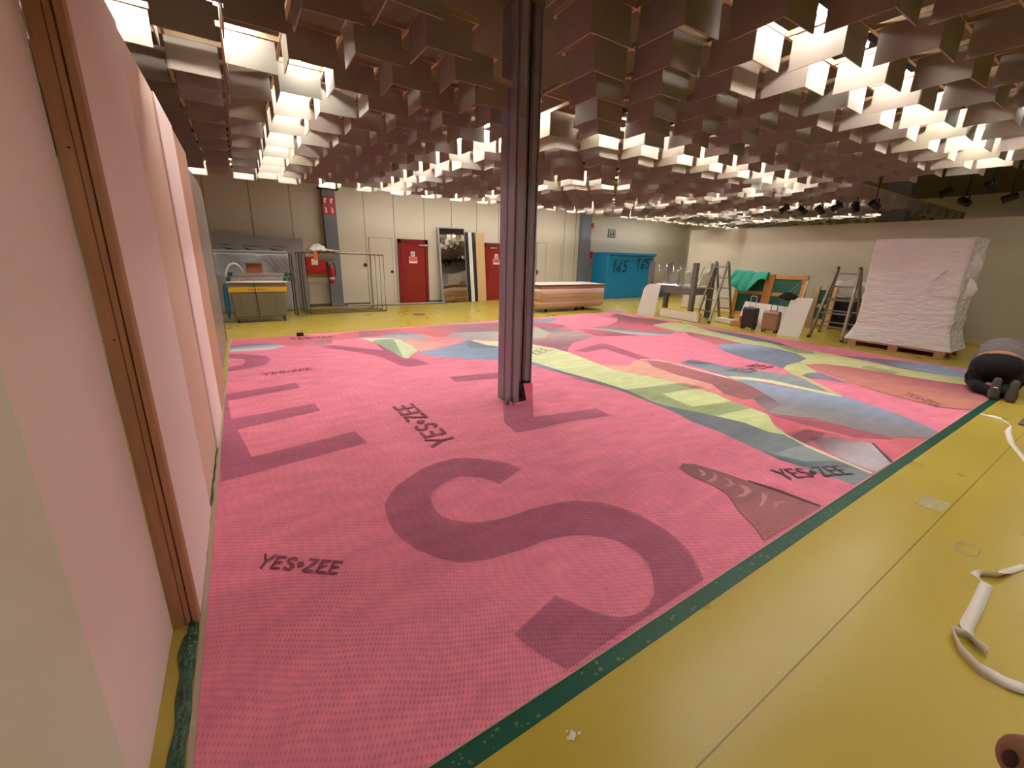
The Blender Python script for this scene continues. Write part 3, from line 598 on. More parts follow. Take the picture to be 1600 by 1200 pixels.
for (x0, y0, x1, y1, x2, y2), col in LOGOS:
    cmats.append(carpet_mat('word', tuple(v+.1*(255-v) for v in col))); cm.slot = len(cmats)-1
    for i, q in enumerate(qs):
        P = [V((x0+(x1-x0)*a/WW+(x2-x0)*b, y0+(y1-y0)*a/WW+(y2-y0)*b, zl+.0004+i*.00001)) for a, b in q]
        n = len(cm.v); f = (0, 1, 2, 3)
        if (P[1]-P[0]).cross(P[2]-P[0]).z < 0: f = (3, 2, 1, 0)
        cm.add(P, [f])
cm.slot = 0
co = cm.build('printed_carpet', cmats, fix=False)
tag(co, 'huge pink printed carpet with coloured shapes and dark lettering covering the yellow floor', 'carpet')
# turned-up flap of carpet at the column foot
fl = MB()
fl.add([(2.632, 3.80, .003), (2.735, 3.825, .003), (2.738, 3.84, .20), (2.72, 3.835, .225), (2.575, 3.797, .25)], [(0, 1, 2, 3, 4)])
fl.add([(2.39, 3.84, .004), (2.44, 3.80, .004), (2.44, 3.828, .04), (2.41, 3.85, .06)], [(0, 1, 2, 3)])
fl.add([(2.445, 3.785, .004), (2.625, 3.785, .004), (2.615, 3.80, .035), (2.46, 3.80, .03)], [(0, 1, 2, 3)])
fl.build('turned_up_flap', [cmats[0]], co, thick=.004)
fo = MB().add([(2.575, 3.815, .004), (2.628, 3.803, .004), (2.575, 3.803, .245), (2.57, 3.82, .22)], [(0, 1, 2, 3)]).build('flap_backing', 'black', co, thick=.003)

# edge tapes
tp = MB().box(.2, .885, .0004, 10.2, .962, .0016)
def blobs(mb, n, fx, fy, z, s0=.004, s1=.014):
    for i in range(n):
        cx, cy = fx(), fy(); r = random.uniform(s0, s1); k = random.randint(5, 7)
        mb.flat([(cx+r*random.uniform(.5, 1.3)*math.cos(2*PI*j/k)*1.5, cy+r*random.uniform(.5, 1.3)*math.sin(2*PI*j/k), z+i*1e-6) for j in range(k)])
tp.slot = 1; blobs(tp, 90, lambda: .3+random.random()**2*6, lambda: random.uniform(.897, .95), .00175, .002, .009)
t = tp.build('edge_tape', ['tape', 'tapespot'], fix=False)
tag(t, 'dark green tape with glue blobs along the near edge of the pink carpet', 'tape')
t = MB().box(.2, .962, .0004, 10.2, .9668, .0045).build('floor_strip', 'beige'); tag(t, 'thin beige strip between green tape and near carpet edge', 'strip')
pts = [(-.335, .95)]
bm_ = MB()
def strip(mb, fa, fb, y0, y1, n, zf):
    vs = []
    for i in range(n+1):
        y = y0+(y1-y0)*i/n; vs += [(fa(y), y, zf(y, 0)), (fb(y), y, zf(y, 1))]
    mb.add(vs, [(2*i, 2*i+1, 2*i+3, 2*i+2) for i in range(n)])
strip(bm_, lambda y: -.358+.006*noise.noise(V((y*4, 0, 3))), lambda y: -.336, .9, 9.4, 200, lambda y, s: .003)
t = bm_.build('floor_strip', 'beige', thick=.002); tag(t, 'beige strip along the left carpet edge beside the foam boards', 'strip')
fm_ = MB()
def filmp(u, v):
    y = .9+u*3.5; wl = .05 if y < 2.0 else .05*max(.15, 1-(y-2.0)/1.6)
    xa = -.362-.012*noise.noise(V((y*6, 1, 0))); x = xa-wl*v*(1+.35*noise.noise(V((y*5, 5, 0))))
    h = .004+.03*math.sin(PI*v)*abs(noise.noise(V((y*14, v*3, 0))))+.03*abs(noise.noise(V((y*40, v*8, 2))))*math.sin(PI*v)
    return (max(x, -.44 if y < 2.0 else -.40), y, h)
fm_.grid(filmp, 260, 10)
t = fm_.build('plastic_film', 'film', smooth=True, thick=.0008); tag(t, 'crinkled dark green plastic film on the floor below the pink foam boards', 'film')

# ------------------------------------------------------------ steel column in the carpet
cx0, cx1, cy0, cy1, ch = 2.44, 2.73, 3.86, 4.15, ZS
col = thing('steel_column', 'grey steel column with conduit and pipes rising through the pink carpet', 'column', (0, 0, 0))
h = MB()
h.box(cx0, cy0, .005, cx0+.018, cy1, ch).box(cx1-.018, cy0, .005, cx1, cy1, ch).box(cx0, cy0+.13, .005, cx1, cy0+.15, ch)
h.box(cx0+.20, cy0+.012, .25, cx1-.019, cy0+.03, ch)
h.build('profile', 'steel', col, bevel=.003)
MB().box(cx0+.022, cy0-.028, .005, cx0+.10, cy0+.06, ch).build('cable_duct', 'steel2', col, bevel=.006)
MB().box(cx0+.0185, cy0-.034, 2.98, cx0+.104, cy0+.06, 3.0).build('duct_joint', 'steel', col)
MB().tube([(cx0+.135, cy0+.03, .25), (cx0+.135, cy0+.03, ch)], .022, 12).build('pipe', 'pipe', col, smooth=True)
MB().tube([(cx0+.178, cy0+.01, .27), (cx0+.178, cy0+.01, ch)], .012, 10).tube([(cx0+.135, cy0+.02, 1.52), (cx0+.21, cy0+.0, 1.52)], .01, 8).build('pipe', 'pipe', col, smooth=True)
MB().tube([(cx0-.001, cy0+.03, .12), (cx0-.045, cy0-.01, .12)], .022, 12).tube([(cx0-.04, cy0-.01, .12), (cx0-.04, cy0-.01, .005)], .02, 10).build('stub_pipe', 'steel', col, smooth=True)

p2 = MB().box(13.95, 4.0, 0, 14.35, 4.5, ZS).build('steel_column', 'pillar', bevel=.01); tag(p2, 'blue grey square column standing behind the pale partition at the right', 'column')
# wall pillars
pl = thing('wall_pillar', 'blue grey pillar against the back wall carrying red fire signs', 'pillar', (0, 0, 0))
MB().box(2.27, 14.28, 0, 2.64, 14.498, 3.55).build('shaft', 'pillar', pl, bevel=.01)
MB().box(2.18, 14.15, 3.46, 2.74, 14.5, 3.52).build('cap', 'black', pl)
t = MB().box(12.5, 14.3, 0, 13.02, 14.498, 3.7).build('wall_pillar', 'pillar', bevel=.01); tag(t, 'plain grey pillar against the back wall left of the blue bundle', 'pillar')
t = thing('sprinkler_pipe', 'thin pipe with two red valves on the wall right of the grey pillar', 'pipe')
MB().tube([(13.12, 14.42, 0), (13.12, 14.42, 3.7)], .02).build('pipe', 'pipe', t)
MB().box(13.06, 14.33, 3.0, 13.2, 14.46, 3.18).build('valve', 'red', t, bevel=.02)
MB().box(13.02, 14.3, 1.7, 13.22, 14.46, 2.0).build('valve', 'red', t, bevel=.02)

# ------------------------------------------------------------ left row of boards
def board(name, label, cat, mkey, x0, y0, x1, y1, z0, z1, lean=0, bev=.004, group=None):
    o = MB().box(x0, y0, z0, x1, y1, z1).build(name, mkey, bevel=bev); tag(o, label, cat, group); return o
board('panel_board', 'grey green board standing nearest the camera at the lower left', 'board', 'sage', -.50, -1.2, -.452, 1.298, 0, 2.74)
board('foam_board', 'wide pink foam board between the grey green board and the wooden studs', 'foam board', 'pink', -.52, 1.302, -.457, 2.06, 0, 2.74)
board('foam_board', 'pink foam board directly right of the wooden studs', 'foam board', 'pink2', -.42, 2.115, -.36, 3.055, 0, 2.70)
board('foam_board', 'narrow pink foam board between two tan boards', 'foam board', 'pink2', -.42, 4.12, -.357, 5.08, 0, 2.69)
board('panel_board', 'tan board between the two pink foam boards', 'board', 'tan', -.43, 3.06, -.37, 4.115, 0, 2.70)
board('panel_board', 'brownish board last before the grey laminate panel', 'board', 'brown', -.43, 5.085, -.362, 6.3, 0, 2.68)
e = thing('laminate_board', 'grey glossy laminate panel at the far end of the board row', 'panel', (0, 0, 0))
pp = [(-.40, 6.45, 0), (-.40, 9.42, 0), (-.40, 9.42, 2.42), (-.40, 9.1, 2.62), (-.40, 8.4, 2.66), (-.40, 6.45, 2.6)]
MB().prism(pp, (-.03, 0, 0)).build('sheet', 'greymet', e, bevel=.004)
MB().box(-.398, 9.38, 0, -.388, 9.42, 2.4).build('edge_trim', 'greymet', e)
g = 'wooden studs of the foam board frame'
for i, (xa, xb, ya, yb, lb) in enumerate([(-.455, -.411, 2.063, 2.108, 'leftmost and widest of the three upright pine studs among the foam boards'),
                                          (-.409, -.389, 2.058, 2.108, 'middle thin upright pine stud among the foam boards'),
                                          (-.384, -.360, 2.050, 2.108, 'rightmost upright pine stud beside the dark gap, among the foam boards')]):
    s_ = thing('wooden_stud', lb, 'stud', (0, 0, 0), 0, g)
    MB().box(xa, ya, 0, xb, yb, 2.74).build('post', 'wood', s_, bevel=.003)
    if i == 0: MB().lathe([(.0035, 0), (.0035, .004)], (xa+.03, ya-.003, 1.96), 8, 'y').lathe([(.0035, 0), (.0035, .004)], (xa+.03, ya-.003, 1.32), 8, 'y').build('knot', 'black', s_)
# ------------------------------------------------------------ doors, signs on the back wall
YW = YB
def outline_door(name, x0, x1, zt, handle_x, dark=True):
    d = bpy.data.objects.new(name, None); C.objects.link(d); d['kind'] = 'structure'; d.location = (0, 0, 0)
    MB().box(x0, YW-.02, 0, x1, YW-.002, zt).build('leaf', 'wall', d)
    MB().box(x0-.02, YW-.024, 0, x0, YW-.002, zt+.02).box(x0-.02, YW-.024, zt, x1+.02, YW-.002, zt+.02).box(x1, YW-.024, 0, x1+.012, YW-.002, zt).build('frame', 'wallseam', d)
    if handle_x: MB().lathe([(.05, 0), (.05, -.02), (.02, -.03), (.02, -.08)], (handle_x, YW-.02, 1.08), 12, 'y').build('handle', 'black', d)
    return d
outline_door('door_1', 3.6, 4.33, 2.15, 4.3)
tag(MB().lathe([(.06, 0), (.06, -.03)], (3.43, YW-.003, 1.29), 12, 'y').build('wall_lock', 'black'), 'round black lock on the wall left of the white door', 'lock')
for n, x0, x1, sx, cl in (('door_2', 4.52, 5.58, 5.03, 5.25), ('door_3', 7.78, 8.86, 8.35, 8.05)):
    d = bpy.data.objects.new(n, None); C.objects.link(d); d['kind'] = 'structure'
    MB().box(x0, YW-.07, 0, x0+.11, YW-.002, 2.16).box(x1-.11, YW-.07, 0, x1, YW-.002, 2.16).box(x0, YW-.07, 2.03, x1, YW-.002, 2.16).build('frame', 'dredd', d, bevel=.006)
    MB().box(x0+.115, YW-.05, .01, x1-.115, YW-.01, 2.025).build('leaf', 'dred', d, bevel=.004)
    c_ = MB().box(cl, YW-.12, 1.94, cl+.3, YW-.055, 2.0).build('door_closer', 'alu', d, bevel=.01)
    MB().tube([(x0+.22, YW-.11, .85), (x0+.22, YW-.11, 1.2)], .012).box(x0+.2, YW-.12, 1.18, x0+.24, YW-.05, 1.2).box(x0+.2, YW-.12, .85, x0+.24, YW-.05, .87).build('handle', 'dredd', d)
    s_ = MB().box(sx-.07, YW-.058, 1.6, sx+.07, YW-.052, 1.76).build('exit_sign', 'white', d)
    MB().ellipsoid((sx, YW-.06, 1.72), (.014, .003, .014)).box(sx-.016, YW-.061, 1.65, sx+.016, YW-.058, 1.70).box(sx-.016, YW-.061, 1.62, sx-.004, YW-.058, 1.65).box(sx+.004, YW-.061, 1.62, sx+.016, YW-.058, 1.65).build('figure', 'black', s_)
    s2_ = MB().box(sx-.14, YW-.058, 1.37, sx+.15, YW-.052, 1.59).build('notice', 'white', d)
    MB().box(sx-.125, YW-.061, 1.43, sx+.135, YW-.058, 1.58).build('red_panel', 'pinksign', s2_)
d = outline_door('door_4', 10.3, 10.75, 2.24, None); MB().box(10.76, YW-.02, 0, 11.55, YW-.002, 2.24).build('leaf', 'wall', d)
MB().box(11.55, YW-.024, 0, 11.57, YW-.002, 2.26).build('frame', 'wallseam', d)
MB().box(10.30, YW-.05, .98, 10.34, YW-.02, 1.18).box(10.30, YW-.08, 1.08, 10.42, YW-.06, 1.11).build('handle', 'black', d)

s_ = MB().box(14.22, YW-.03, 2.64, 14.68, YW-.002, 3.0).build('restroom_sign', 'grey'); tag(s_, 'small square restroom sign with two black figures high on the wall above the blue bundle', 'sign')
pn = MB().box(14.26, YW-.036, 2.68, 14.64, YW-.03, 2.96).build('plate', 'greyl', s_)
MB().ellipsoid((14.37, YW-.04, 2.9), (.03, .006, .03)).box(14.34, YW-.043, 2.72, 14.4, YW-.036, 2.86).ellipsoid((14.53, YW-.04, 2.9), (.03, .006, .03)).prism([(14.47, YW-.043, 2.74), (14.59, YW-.043, 2.74), (14.55, YW-.043, 2.87), (14.51, YW-.043, 2.87)], (0, .006, 0)).build('figures', 'black', s_)

def firesign(x, z, label, kind):
    s_ = thing('fire_sign', label, 'sign', (x, 14.275, z), 0, 'fire signs on the pillar')
    MB().box(0, -.006, 0, .155, 0, .24).build('plate', 'redsign', s_)
    if kind == 0: MB().prism([(.03, -.008, .04), (.08, -.008, .04), (.08, -.008, .12), (.12, -.008, .17), (.06, -.008, .2), (.03, -.008, .15)], (0, .003, 0)).build('symbol', 'white', s_)
    else: MB().box(.05, -.008, .04, .1, -.006, .17).box(.065, -.008, .17, .085, -.006, .2).box(.03, -.008, .185, .08, -.006, .2).build('symbol', 'white', s_)
firesign(2.28, 3.03, 'upper left red fire sign on the blue grey pillar', 0); firesign(2.455, 3.03, 'upper right red fire sign on the blue grey pillar', 0)
firesign(2.28, 2.76, 'lower left red extinguisher sign on the blue grey pillar', 1); firesign(2.455, 2.76, 'lower right red extinguisher sign on the blue grey pillar', 1)

hc = thing('hose_cabinet', 'red fire hose cabinet on the back wall left of the pillar', 'cabinet')
MB().box(1.62, 14.25, 1.02, 2.2, YW-.002, 1.52).build('body', 'red', hc, bevel=.02)
MB().box(1.66, 14.235, 1.06, 2.16, 14.25, 1.48).build('door', 'red', hc, bevel=.005); MB().box(1.8, 14.228, 1.28, 1.98, 14.236, 1.46).build('label_plate', 'white', hc)
fe = thing('fire_extinguisher', 'red fire extinguisher hanging on the blue grey pillar', 'fire extinguisher', (2.33, 14.18, 0))
MB().lathe([(.02, .74), (.075, .76), (.078, .8), (.078, 1.2), (.06, 1.27), (.03, 1.3)], (0, 0, 0), 18).build('tank', 'red', fe, smooth=True)
MB().lathe([(.03, 1.3), (.03, 1.35), (.02, 1.38)], (0, 0, 0), 12).box(-.08, -.01, 1.36, .05, .01, 1.39).box(-.07, -.01, 1.31, .02, .01, 1.325).build('valve', 'chrome', fe)
MB().tube([(.03, 0, 1.35), (.1, 0, 1.32), (.12, 0, 1.15), (.1, 0, .95)], .012).build('hose', 'black', fe)
MB().lathe([(.0795, .86), (.0795, .92)], (0, 0, 0), 18).build('label_band', 'white', fe)

# leaning mirror and strips
def lean(name, label, cat, x0, x1, h_, y0, y1, th=.04):
    t = thing(name, label, cat, (x0, y0, 0)); t.rotation_euler = (-math.atan2(y1-y0, h_), 0, 0); return t, x1-x0
t, wd = lean('mirror', 'tall white framed mirror leaning on the back wall reflecting the ceiling lamps', 'mirror', 5.98, 7.02, 2.6, 14.2, 14.44)
t.rotation_euler = (-.075, -.022, 0)
MB().box(0, 0, 0, .07, .045, 2.62).box(wd-.02, 0, 0, wd, .045, 2.62).box(.07, 0, 2.58, wd-.02, .045, 2.62).build('frame', 'greyl', t, bevel=.003)
MB().box(.072, .01, .012, wd-.022, .03, 2.578).build('glass', 'mirror', t)
t, wd = lean('display_board', 'dark strip with a white stripe leaning right of the tall mirror', 'panel', 7.06, 7.42, 2.54, 14.2, 14.44)
t.rotation_euler = (-.075, -.022, 0)
MB().box(0, .0, 0, .36, .04, 2.5).build('board', 'black', t); MB().box(.1, -.012, 0, .24, -.001, 2.5).build('white_strip', 'white', t)
t = thing('wood_board', 'pale wooden board leaning between the dark strip and the second red door', 'board', (7.46, 14.25, 0)); t.rotation_euler = (-.07, -.01, 0)
MB().box(0, 0, 0, .36, .03, 2.5).build('board', 'woodl', t)

t = MB().tube([(2.75, 14.17, .03), (6.0, 14.0, .03)], .03).build('metal_profile', 'greyl'); tag(t, 'long silver metal profile lying on the floor before the first red door', 'metal profile')
t = MB().lathe([(.19, 0), (.19, .004), (.17, .006)], (4.15, 11.6, .0), 24).build('floor_cover', 'grey'); tag(t, 'round grey floor cover in the yellow floor before the red door', 'floor cover')
t = MB().ellipsoid((3.83, 11.75, .03), (.05, .04, .03), 8, 5).build('paper_scrap', 'yellow'); tag(t, 'small yellow scrap on the floor beside the round floor cover', 'scrap')

# ------------------------------------------------------------ left back corner: bin, frames, silver panels
t = thing('silver_board', 'large silver grey panel standing upright at the back left', 'panel')
MB().box(-.9, 14.0, 0, 1.6, 14.05, 2.02).build('sheet', 'greyl', t, bevel=.003)
for a, zc in ((-.55, 1.77), (.1, 1.75), (.75, 1.76)): MB().tube([(a, 13.995, zc+.02), (a+.25, 13.993, zc+.025), (a+.5, 13.995, zc)], [.004, .014, .002], 6).build('stroke_mark', 'grey', t)
t = thing('insulation_stack', 'stack of silver insulation sheets behind the olive grey bin', 'insulation')
b_ = MB(); b_.grid(lambda u, v: (-.95+2.1*u, 13.6-.04*noise.noise(V((u*7, v*4, 0))), 1.62*v), 40, 20); b_.build('sheet', 'foil', t, smooth=True, thick=.02)
MB().box(-.95, 13.65, 1.6, 1.12, 13.95, 1.66).build('top_sheet', 'white', t, bevel=.01)
for a in (-.35, .7, .1): MB().prism([(a, 13.55, 1.73), (a+.12, 13.55, 1.7), (a+.35, 13.55, 1.67), (a+.1, 13.55, 1.67)], (0, .004, 0)).build('blue_mark', 'ink', t)
for i in range(5): MB().beam((.55+i*.13, 13.49, 1.5), (.85+i*.12, 13.49, 1.05), .03, .006).build('dark_line', 'ink', t)

bn = thing('rolling_bin', 'olive grey rolling bin with a yellow band and dark strap', 'bin', (0, 0, 0))
x0, x1, y0, y1 = -.30, .86, 11.62, 12.25
bb = MB(); 
vs = [(x0+.05, y0, .12), (x1-.05, y0, .12), (x1-.05, y1, .12), (x0+.05, y1, .12), (x0, y0-.02, .95), (x1, y0-.02, .95), (x1, y1, .95), (x0, y1, .95)]
bb.add(vs, [(0, 3, 2, 1), (4, 5, 6, 7), (0, 1, 5, 4), (1, 2, 6, 5), (2, 3, 7, 6), (3, 0, 4, 7)]); bb.build('body', 'binm', bn, bevel=.03)
MB().box(x0+.0, y0-.03, .72, x1, y0-.012, .83).box(x1-.002, y0-.02, .72, x1+.008, y1-.05, .83).build('yellow_band', 'yellow', bn)
MB().beam((.25, y0-.04, .12), (.2, y0-.045, .95), .018, .012).build('strap', 'ink', bn)
rm = MB(); rm.tube([(x0-.02, y0-.04, .95), (x1+.02, y0-.04, .95), (x1+.02, y1+.02, .95), (x0-.02, y1+.02, .95)], .025, 8, True); rm.build('rim', 'whitep', bn, smooth=True)
MB().box(x0+.2, y0-.018, .13, x0+.206, y0-.004, .68).box(x1-.26, y0-.018, .13, x1-.254, y0-.004, .68).build('seam', 'grey', bn)
for i, (a, zc) in enumerate([(-.04+j*.045, .775) for j in range(9)]): MB().box(a+.12, y0-.034, zc-.018, a+.12+random.uniform(.012, .03), y0-.029, zc+.018).build('letter_mark', 'grey', bn)
for a, c_ in ((x0+.1, y0+.06), (x1-.1, y0+.06), (x0+.1, y1-.1), (x1-.1, y1-.1)):
    q = MB().lathe([(.05, -.015), (.055, 0), (.05, .015)], (a, c_, .055), 14, 'x').build('caster', 'black', bn); MB().box(a-.025, c_-.02, .06, a+.025, c_+.02, .125).build('fork', 'galv', q)
t = MB().box(x0+.01, y0+.05, .0, x1-.05, y1-.1, .02)
for j, (zc, yc, xa, xb, lb) in enumerate([(1.02, 11.6, -.30, .92, 'lower silver bar with green end clamps on the olive grey bin'), (1.12, 11.7, -.25, .96, 'upper silver bar with green end clamps on the olive grey bin')]):
    t = thing('clamp_bar', lb, 'bar', (0, 0, 0), 0, 'clamp bars on the bin')
    MB().box(xa, yc-.03, zc-.025, xb, yc+.03, zc+.025).build('bar', 'alu', t, bevel=.004)
    for xx in (xa+.02, xb-.06, xb+.05): MB().box(xx-.045, yc-.05, zc-.045, xx+.045, yc+.05, zc+.04).build('end_clamp', 'green', t, bevel=.01)
t = thing('cardboard_box', 'small brown cardboard box on top of the clamp bars', 'box'); MB().box(.1, 11.72, 1.147, .42, 11.96, 1.38).build('body', 'card', t, bevel=.004)
MB().add([(.08, 11.72, 1.38), (.40, 11.72, 1.38), (.41, 11.64, 1.36), (.07, 11.64, 1.36)], [(0, 1, 2, 3)]).build('flap', 'card', t, thick=.004)
t = MB().tube([(-.14+.19*math.cos(a*PI/8), 12.02, .97+.38*math.sin(a*PI/8)) for a in range(0, 9)], .03, 10).build('cable_coil', 'whitep', smooth=True); tag(t, 'white hoop of thick hose on the left end of the bin', 'hose')
t = thing('blue_bag', 'blue and white plastic bundle squeezed left of the olive grey bin', 'bag'); b_ = MB(); b_.ellipsoid((-.37, 11.72, .5), (.05, .1, .42), 12, 10); b_.build('bundle', 'blued', t, smooth=True)

# nested metal frames
fr = thing('steel_rack', 'foremost of the nested rectangular steel frames on the yellow floor', 'metal frame', (1.46, 12.68, 0), 0, None)
def frame_mb(w_, h_): return MB().tube([(0, 0, .012), (w_, 0, .012), (w_, 0, h_), (0, 0, h_)], .016, 6, True)
frame_mb(2.06, 1.63).build('outline', 'dsteel', fr)
MB().tube([(0, 0, .012), (0, .28, .012)], .01, 6).tube([(2.06, 0, .012), (2.06, .28, .012)], .01, 6).tube([(0, 0, 1.6), (0, .28, 1.6)], .01, 6).tube([(2.06, 0, 1.6), (2.06, .28, 1.6)], .01, 6).build('spacer', 'dsteel', fr)
for i, (x, y, lb) in enumerate([(1.43, 12.98, 'second nested steel frame counted from the front'), (1.38, 13.28, 'third nested steel frame counted from the front'), (1.33, 13.58, 'rearmost nested steel frame nearest the back wall')]): dup(fr, (x, y, 0), 0, lb+' at the red hose cabinet')
fr2 = thing('steel_rack', 'narrow upright steel frame standing just right of the bin', 'metal frame', (1.12, 12.5, 0)); 
MB().tube([(0, 0, .012), (.22, 0, .012), (.22, 0, 1.6), (0, 0, 1.6)], .016, 6, True).build('outline', 'dsteel', fr2)
dup(fr2, (1.1, 12.9, 0), 0, 'narrow upright steel frame behind the one right of the bin')
t = MB().tube([(1.5, 12.69, 1.655), (3.5, 12.69, 1.655)], .018, 8).build('metal_bar', 'alu'); tag(t, 'long pale bar lying along the top of the foremost steel frame', 'bar')
t = thing('black_bag', 'black bag with an orange tag hanging on the top of the steel frames', 'bag'); b_ = MB(); b_.ellipsoid((1.95, 12.6, 1.53), (.27, .07, .12), 14, 8); b_.build('bag', 'grey', t, smooth=True); MB().box(1.66, 12.52, 1.45, 1.76, 12.55, 1.66).build('orange_tag', 'orange', t)
b_ = MB(); b_.grid(lambda u, v: (1.55+.75*u, 12.5+.3*v, 1.7+.2*math.sin(PI*min(1, u*1.5))*math.sin(PI*v)*(1-.6*u)+.05*noise.noise(V((u*9, v*6, 0)))), 20, 12)
t = b_.build('plastic_sheet', 'whitep', smooth=True, thick=.006); tag(t, 'crumpled white plastic sheet heaped on the top corner of the steel frames', 'plastic sheet')
t = MB().box(.78, 9.33, .005, .9, 9.42, .07).build('door_stop', 'black', bevel=.005); tag(t, 'small black block at the far edge of the carpet', 'block')

# ------------------------------------------------------------ panel cart behind the column
ct = thing('panel_cart', 'low cart loaded with stacked wooden panels right of the column', 'cart')
MB().box(7.7, 10.5, .13, 10.28, 11.6, .17).build('deck', 'ply', ct)
for x, y in ((7.95, 10.6), (9.2, 10.6), (9.55, 10.65), (7.95, 11.5), (10.1, 11.5)):
    q = MB().lathe([(.05, -.018), (.055, 0), (.05, .018)], (x, y, .055), 14, 'x').build('caster', 'black', ct); MB().box(x-.03, y-.02, .06, x+.03, y+.02, .13).build('fork', 'galv', q)
zc = .17; names = [('ply', .1), ('tan', .06), ('ply', .09), ('woodl', .05), ('ply', .12), ('white', .07), ('pink', .07), ('wood', .09)]
for i, (mk, th) in enumerate(names):
    t = MB().box(7.62+.02*(i % 3), 10.46+.012*(i % 2), zc, 10.3+.02*(i % 2), 11.6, zc+th-.004).build('plywood_sheet', mk, bevel=.003)
    tag(t, ['bottom', 'second', 'third', 'fourth', 'fifth', 'sixth', 'seventh', 'eighth'][i]+' panel from the bottom of the stack on the low cart', 'panel', 'panels stacked on the low cart'); zc += th
t = MB().box(7.6, 10.45, zc, 10.34, 11.6, zc+.025).build('plywood_sheet', 'black', bevel=.002); tag(t, 'thin black panel near the top of the stack on the low cart', 'panel', 'panels stacked on the low cart')
t = MB().box(7.6, 10.47, zc+.026, 10.32, 11.62, zc+.05).build('plywood_sheet', 'white', bevel=.002); tag(t, 'white top panel of the stack on the low cart', 'panel', 'panels stacked on the low cart')

# ------------------------------------------------------------ blue wrapped bundle with 165 on it
def wrapped(name, label, x0, y0, x1, y1, z0, z1, mk, amp, nz_, flare=None, cat='wrapped stack', seed=0):
    per = []
    for i in range(24): per.append((x0, y1+(y0-y1)*i/24))
    for i in range(24): per.append((x0+(x1-x0)*i/24, y0))
    for i in range(24): per.append((x1, y0+(y1-y0)*i/24))
    for i in range(24): per.append((x1+(x0-x1)*i/24, y1))
    cx, cy = (x0+x1)/2, (y0+y1)/2; n = len(per); b_ = MB(); vs = []
    for j in range(nz_+1):
        v = j/nz_; z = z0+(z1-z0)*v
        for (x, y) in per:
            k = 1+amp*.8*noise.noise(V((x*1.2+seed, y*1.2, z*3.2)))+amp*.55*noise.noise(V((x*.9, y*1.6+seed, z*8+y*2.2)))
            if flare: k *= 1+flare(v)
            vs.append((cx+(x-cx)*k, cy+(y-cy)*k, z))
    fs = [(j*n+i, j*n+(i+1) % n, (j+1)*n+(i+1) % n, (j+1)*n+i) for j in range(nz_) for i in range(n)]
    vs.append((cx, cy, z1+.01)); fs += [(nz_*n+i, nz_*n+(i+1) % n, len(vs)-1) for i in range(n)]
    b_.add(vs, fs); return b_
bl = thing('wrapped_bundle', 'large blue plastic wrapped bundle marked 165 twice', 'bundle')
wrapped('', '', 13.15, 13.3, 16.1, 14.2, 0.0, 1.96, 'blue', .012, 30).build('wrap', 'blue', bl, smooth=True)
MB().box(13.12, 13.2, 1.86, 16.15, 14.2, 1.965).build('top_fold', 'blue', bl, bevel=.02)
qs5, W5 = strokes('165', .05, .14)
for ox, oz, sc in ((13.4, 1.15, .5), (14.9, 1.3, .46)):
    b_ = MB()
    for q in qs5: b_.add([(ox+a*sc*1.05+c*sc*.15, 13.235-.0004*len(b_.f), oz+c*sc) for a, c in q], [(0, 1, 2, 3)])
    b_.build('number_165', 'ink', bl, thick=.003)
t = thing('wrapped_bundle', 'low dark blue wrapped bundle at the right foot of the big blue one', 'bundle'); wrapped('', '', 16.2, 13.3, 17.6, 14.1, 0, .42, 'blued', .02, 10).build('wrap', 'blued', t, smooth=True)

# ------------------------------------------------------------ stacked grey tables with clear chairs
def table(label, z, inv):
    t = thing('grey_table', label, 'table', (11.1, 7.6, z), 0, None)
    L_, W_ = 1.72, 1.0
    if not inv:
        MB().box(0, 0, .70, W_, L_, .80).build('tabletop', 'grey', t, bevel=.006); zr = (0, .70)
    else:
        MB().box(0, 0, 0, W_, L_, .10).build('tabletop', 'grey', t, bevel=.006); zr = (.10, .83)
    for x in (0, W_-.13):
        for y in (0, L_-.13): MB().box(x, y, zr[0], x+.13, y+.13, zr[1]).build('leg', 'grey', t, bevel=.004)
    return t
table('grey wooden table standing upright on the floor beneath the upturned one', 0, False)
table('grey wooden table stacked upside down with its legs pointing up', .801, True)
def chair(label, y, rz):
    t = thing('clear_chair', label, 'chair', (11.62, y, .915), rz)
    MB().grid(lambda u, v: (-.2+.4*u, -.2+.4*v, .03+.05*((u-.5)**2+(v-.5)**2)*2), 10, 10).build('seat', 'clear', t, smooth=True, thick=.008)
    MB().grid(lambda u, v: (-.2+.4*u, -.2-.12*v, .05+.36*v+.03*math.cos((u-.5)*3)), 10, 10).build('backrest', 'clear', t, smooth=True, thick=.008)
    for sx in (-.17, .17):
        MB().tube([(sx, .12, .08), (sx*1.1, .2, .62)], .011, 8).build('leg', 'chrome', t, smooth=True); MB().tube([(sx, -.1, .08), (sx*1.1, -.32, .60)], .011, 8).build('leg', 'chrome', t, smooth=True)
    MB().tube([(-.17, .14, .2), (.17, .14, .2)], .008, 8).build('stretcher', 'chrome', t)
    return t
for i, (y, lb) in enumerate([(9.0, 'leftmost'), (8.45, 'middle'), (7.89, 'rightmost')]):
    chair(lb+' of the clear chairs with chrome legs among the upturned table legs', y, 0)
t = thing('grey_bag', 'crumpled white sheet on the upturned table among the chair seats', 'sheet'); t.name = 'crumpled_sheet'
b_ = MB(); b_.grid(lambda u, v: (11.14+.25*v, 8.2+.85*u, .93+.05*math.sin(PI*v)*abs(noise.noise(V((u*6, v*4, 1))))*2), 20, 8); b_.build('sheet', 'whitep', t, smooth=True, thick=.004)
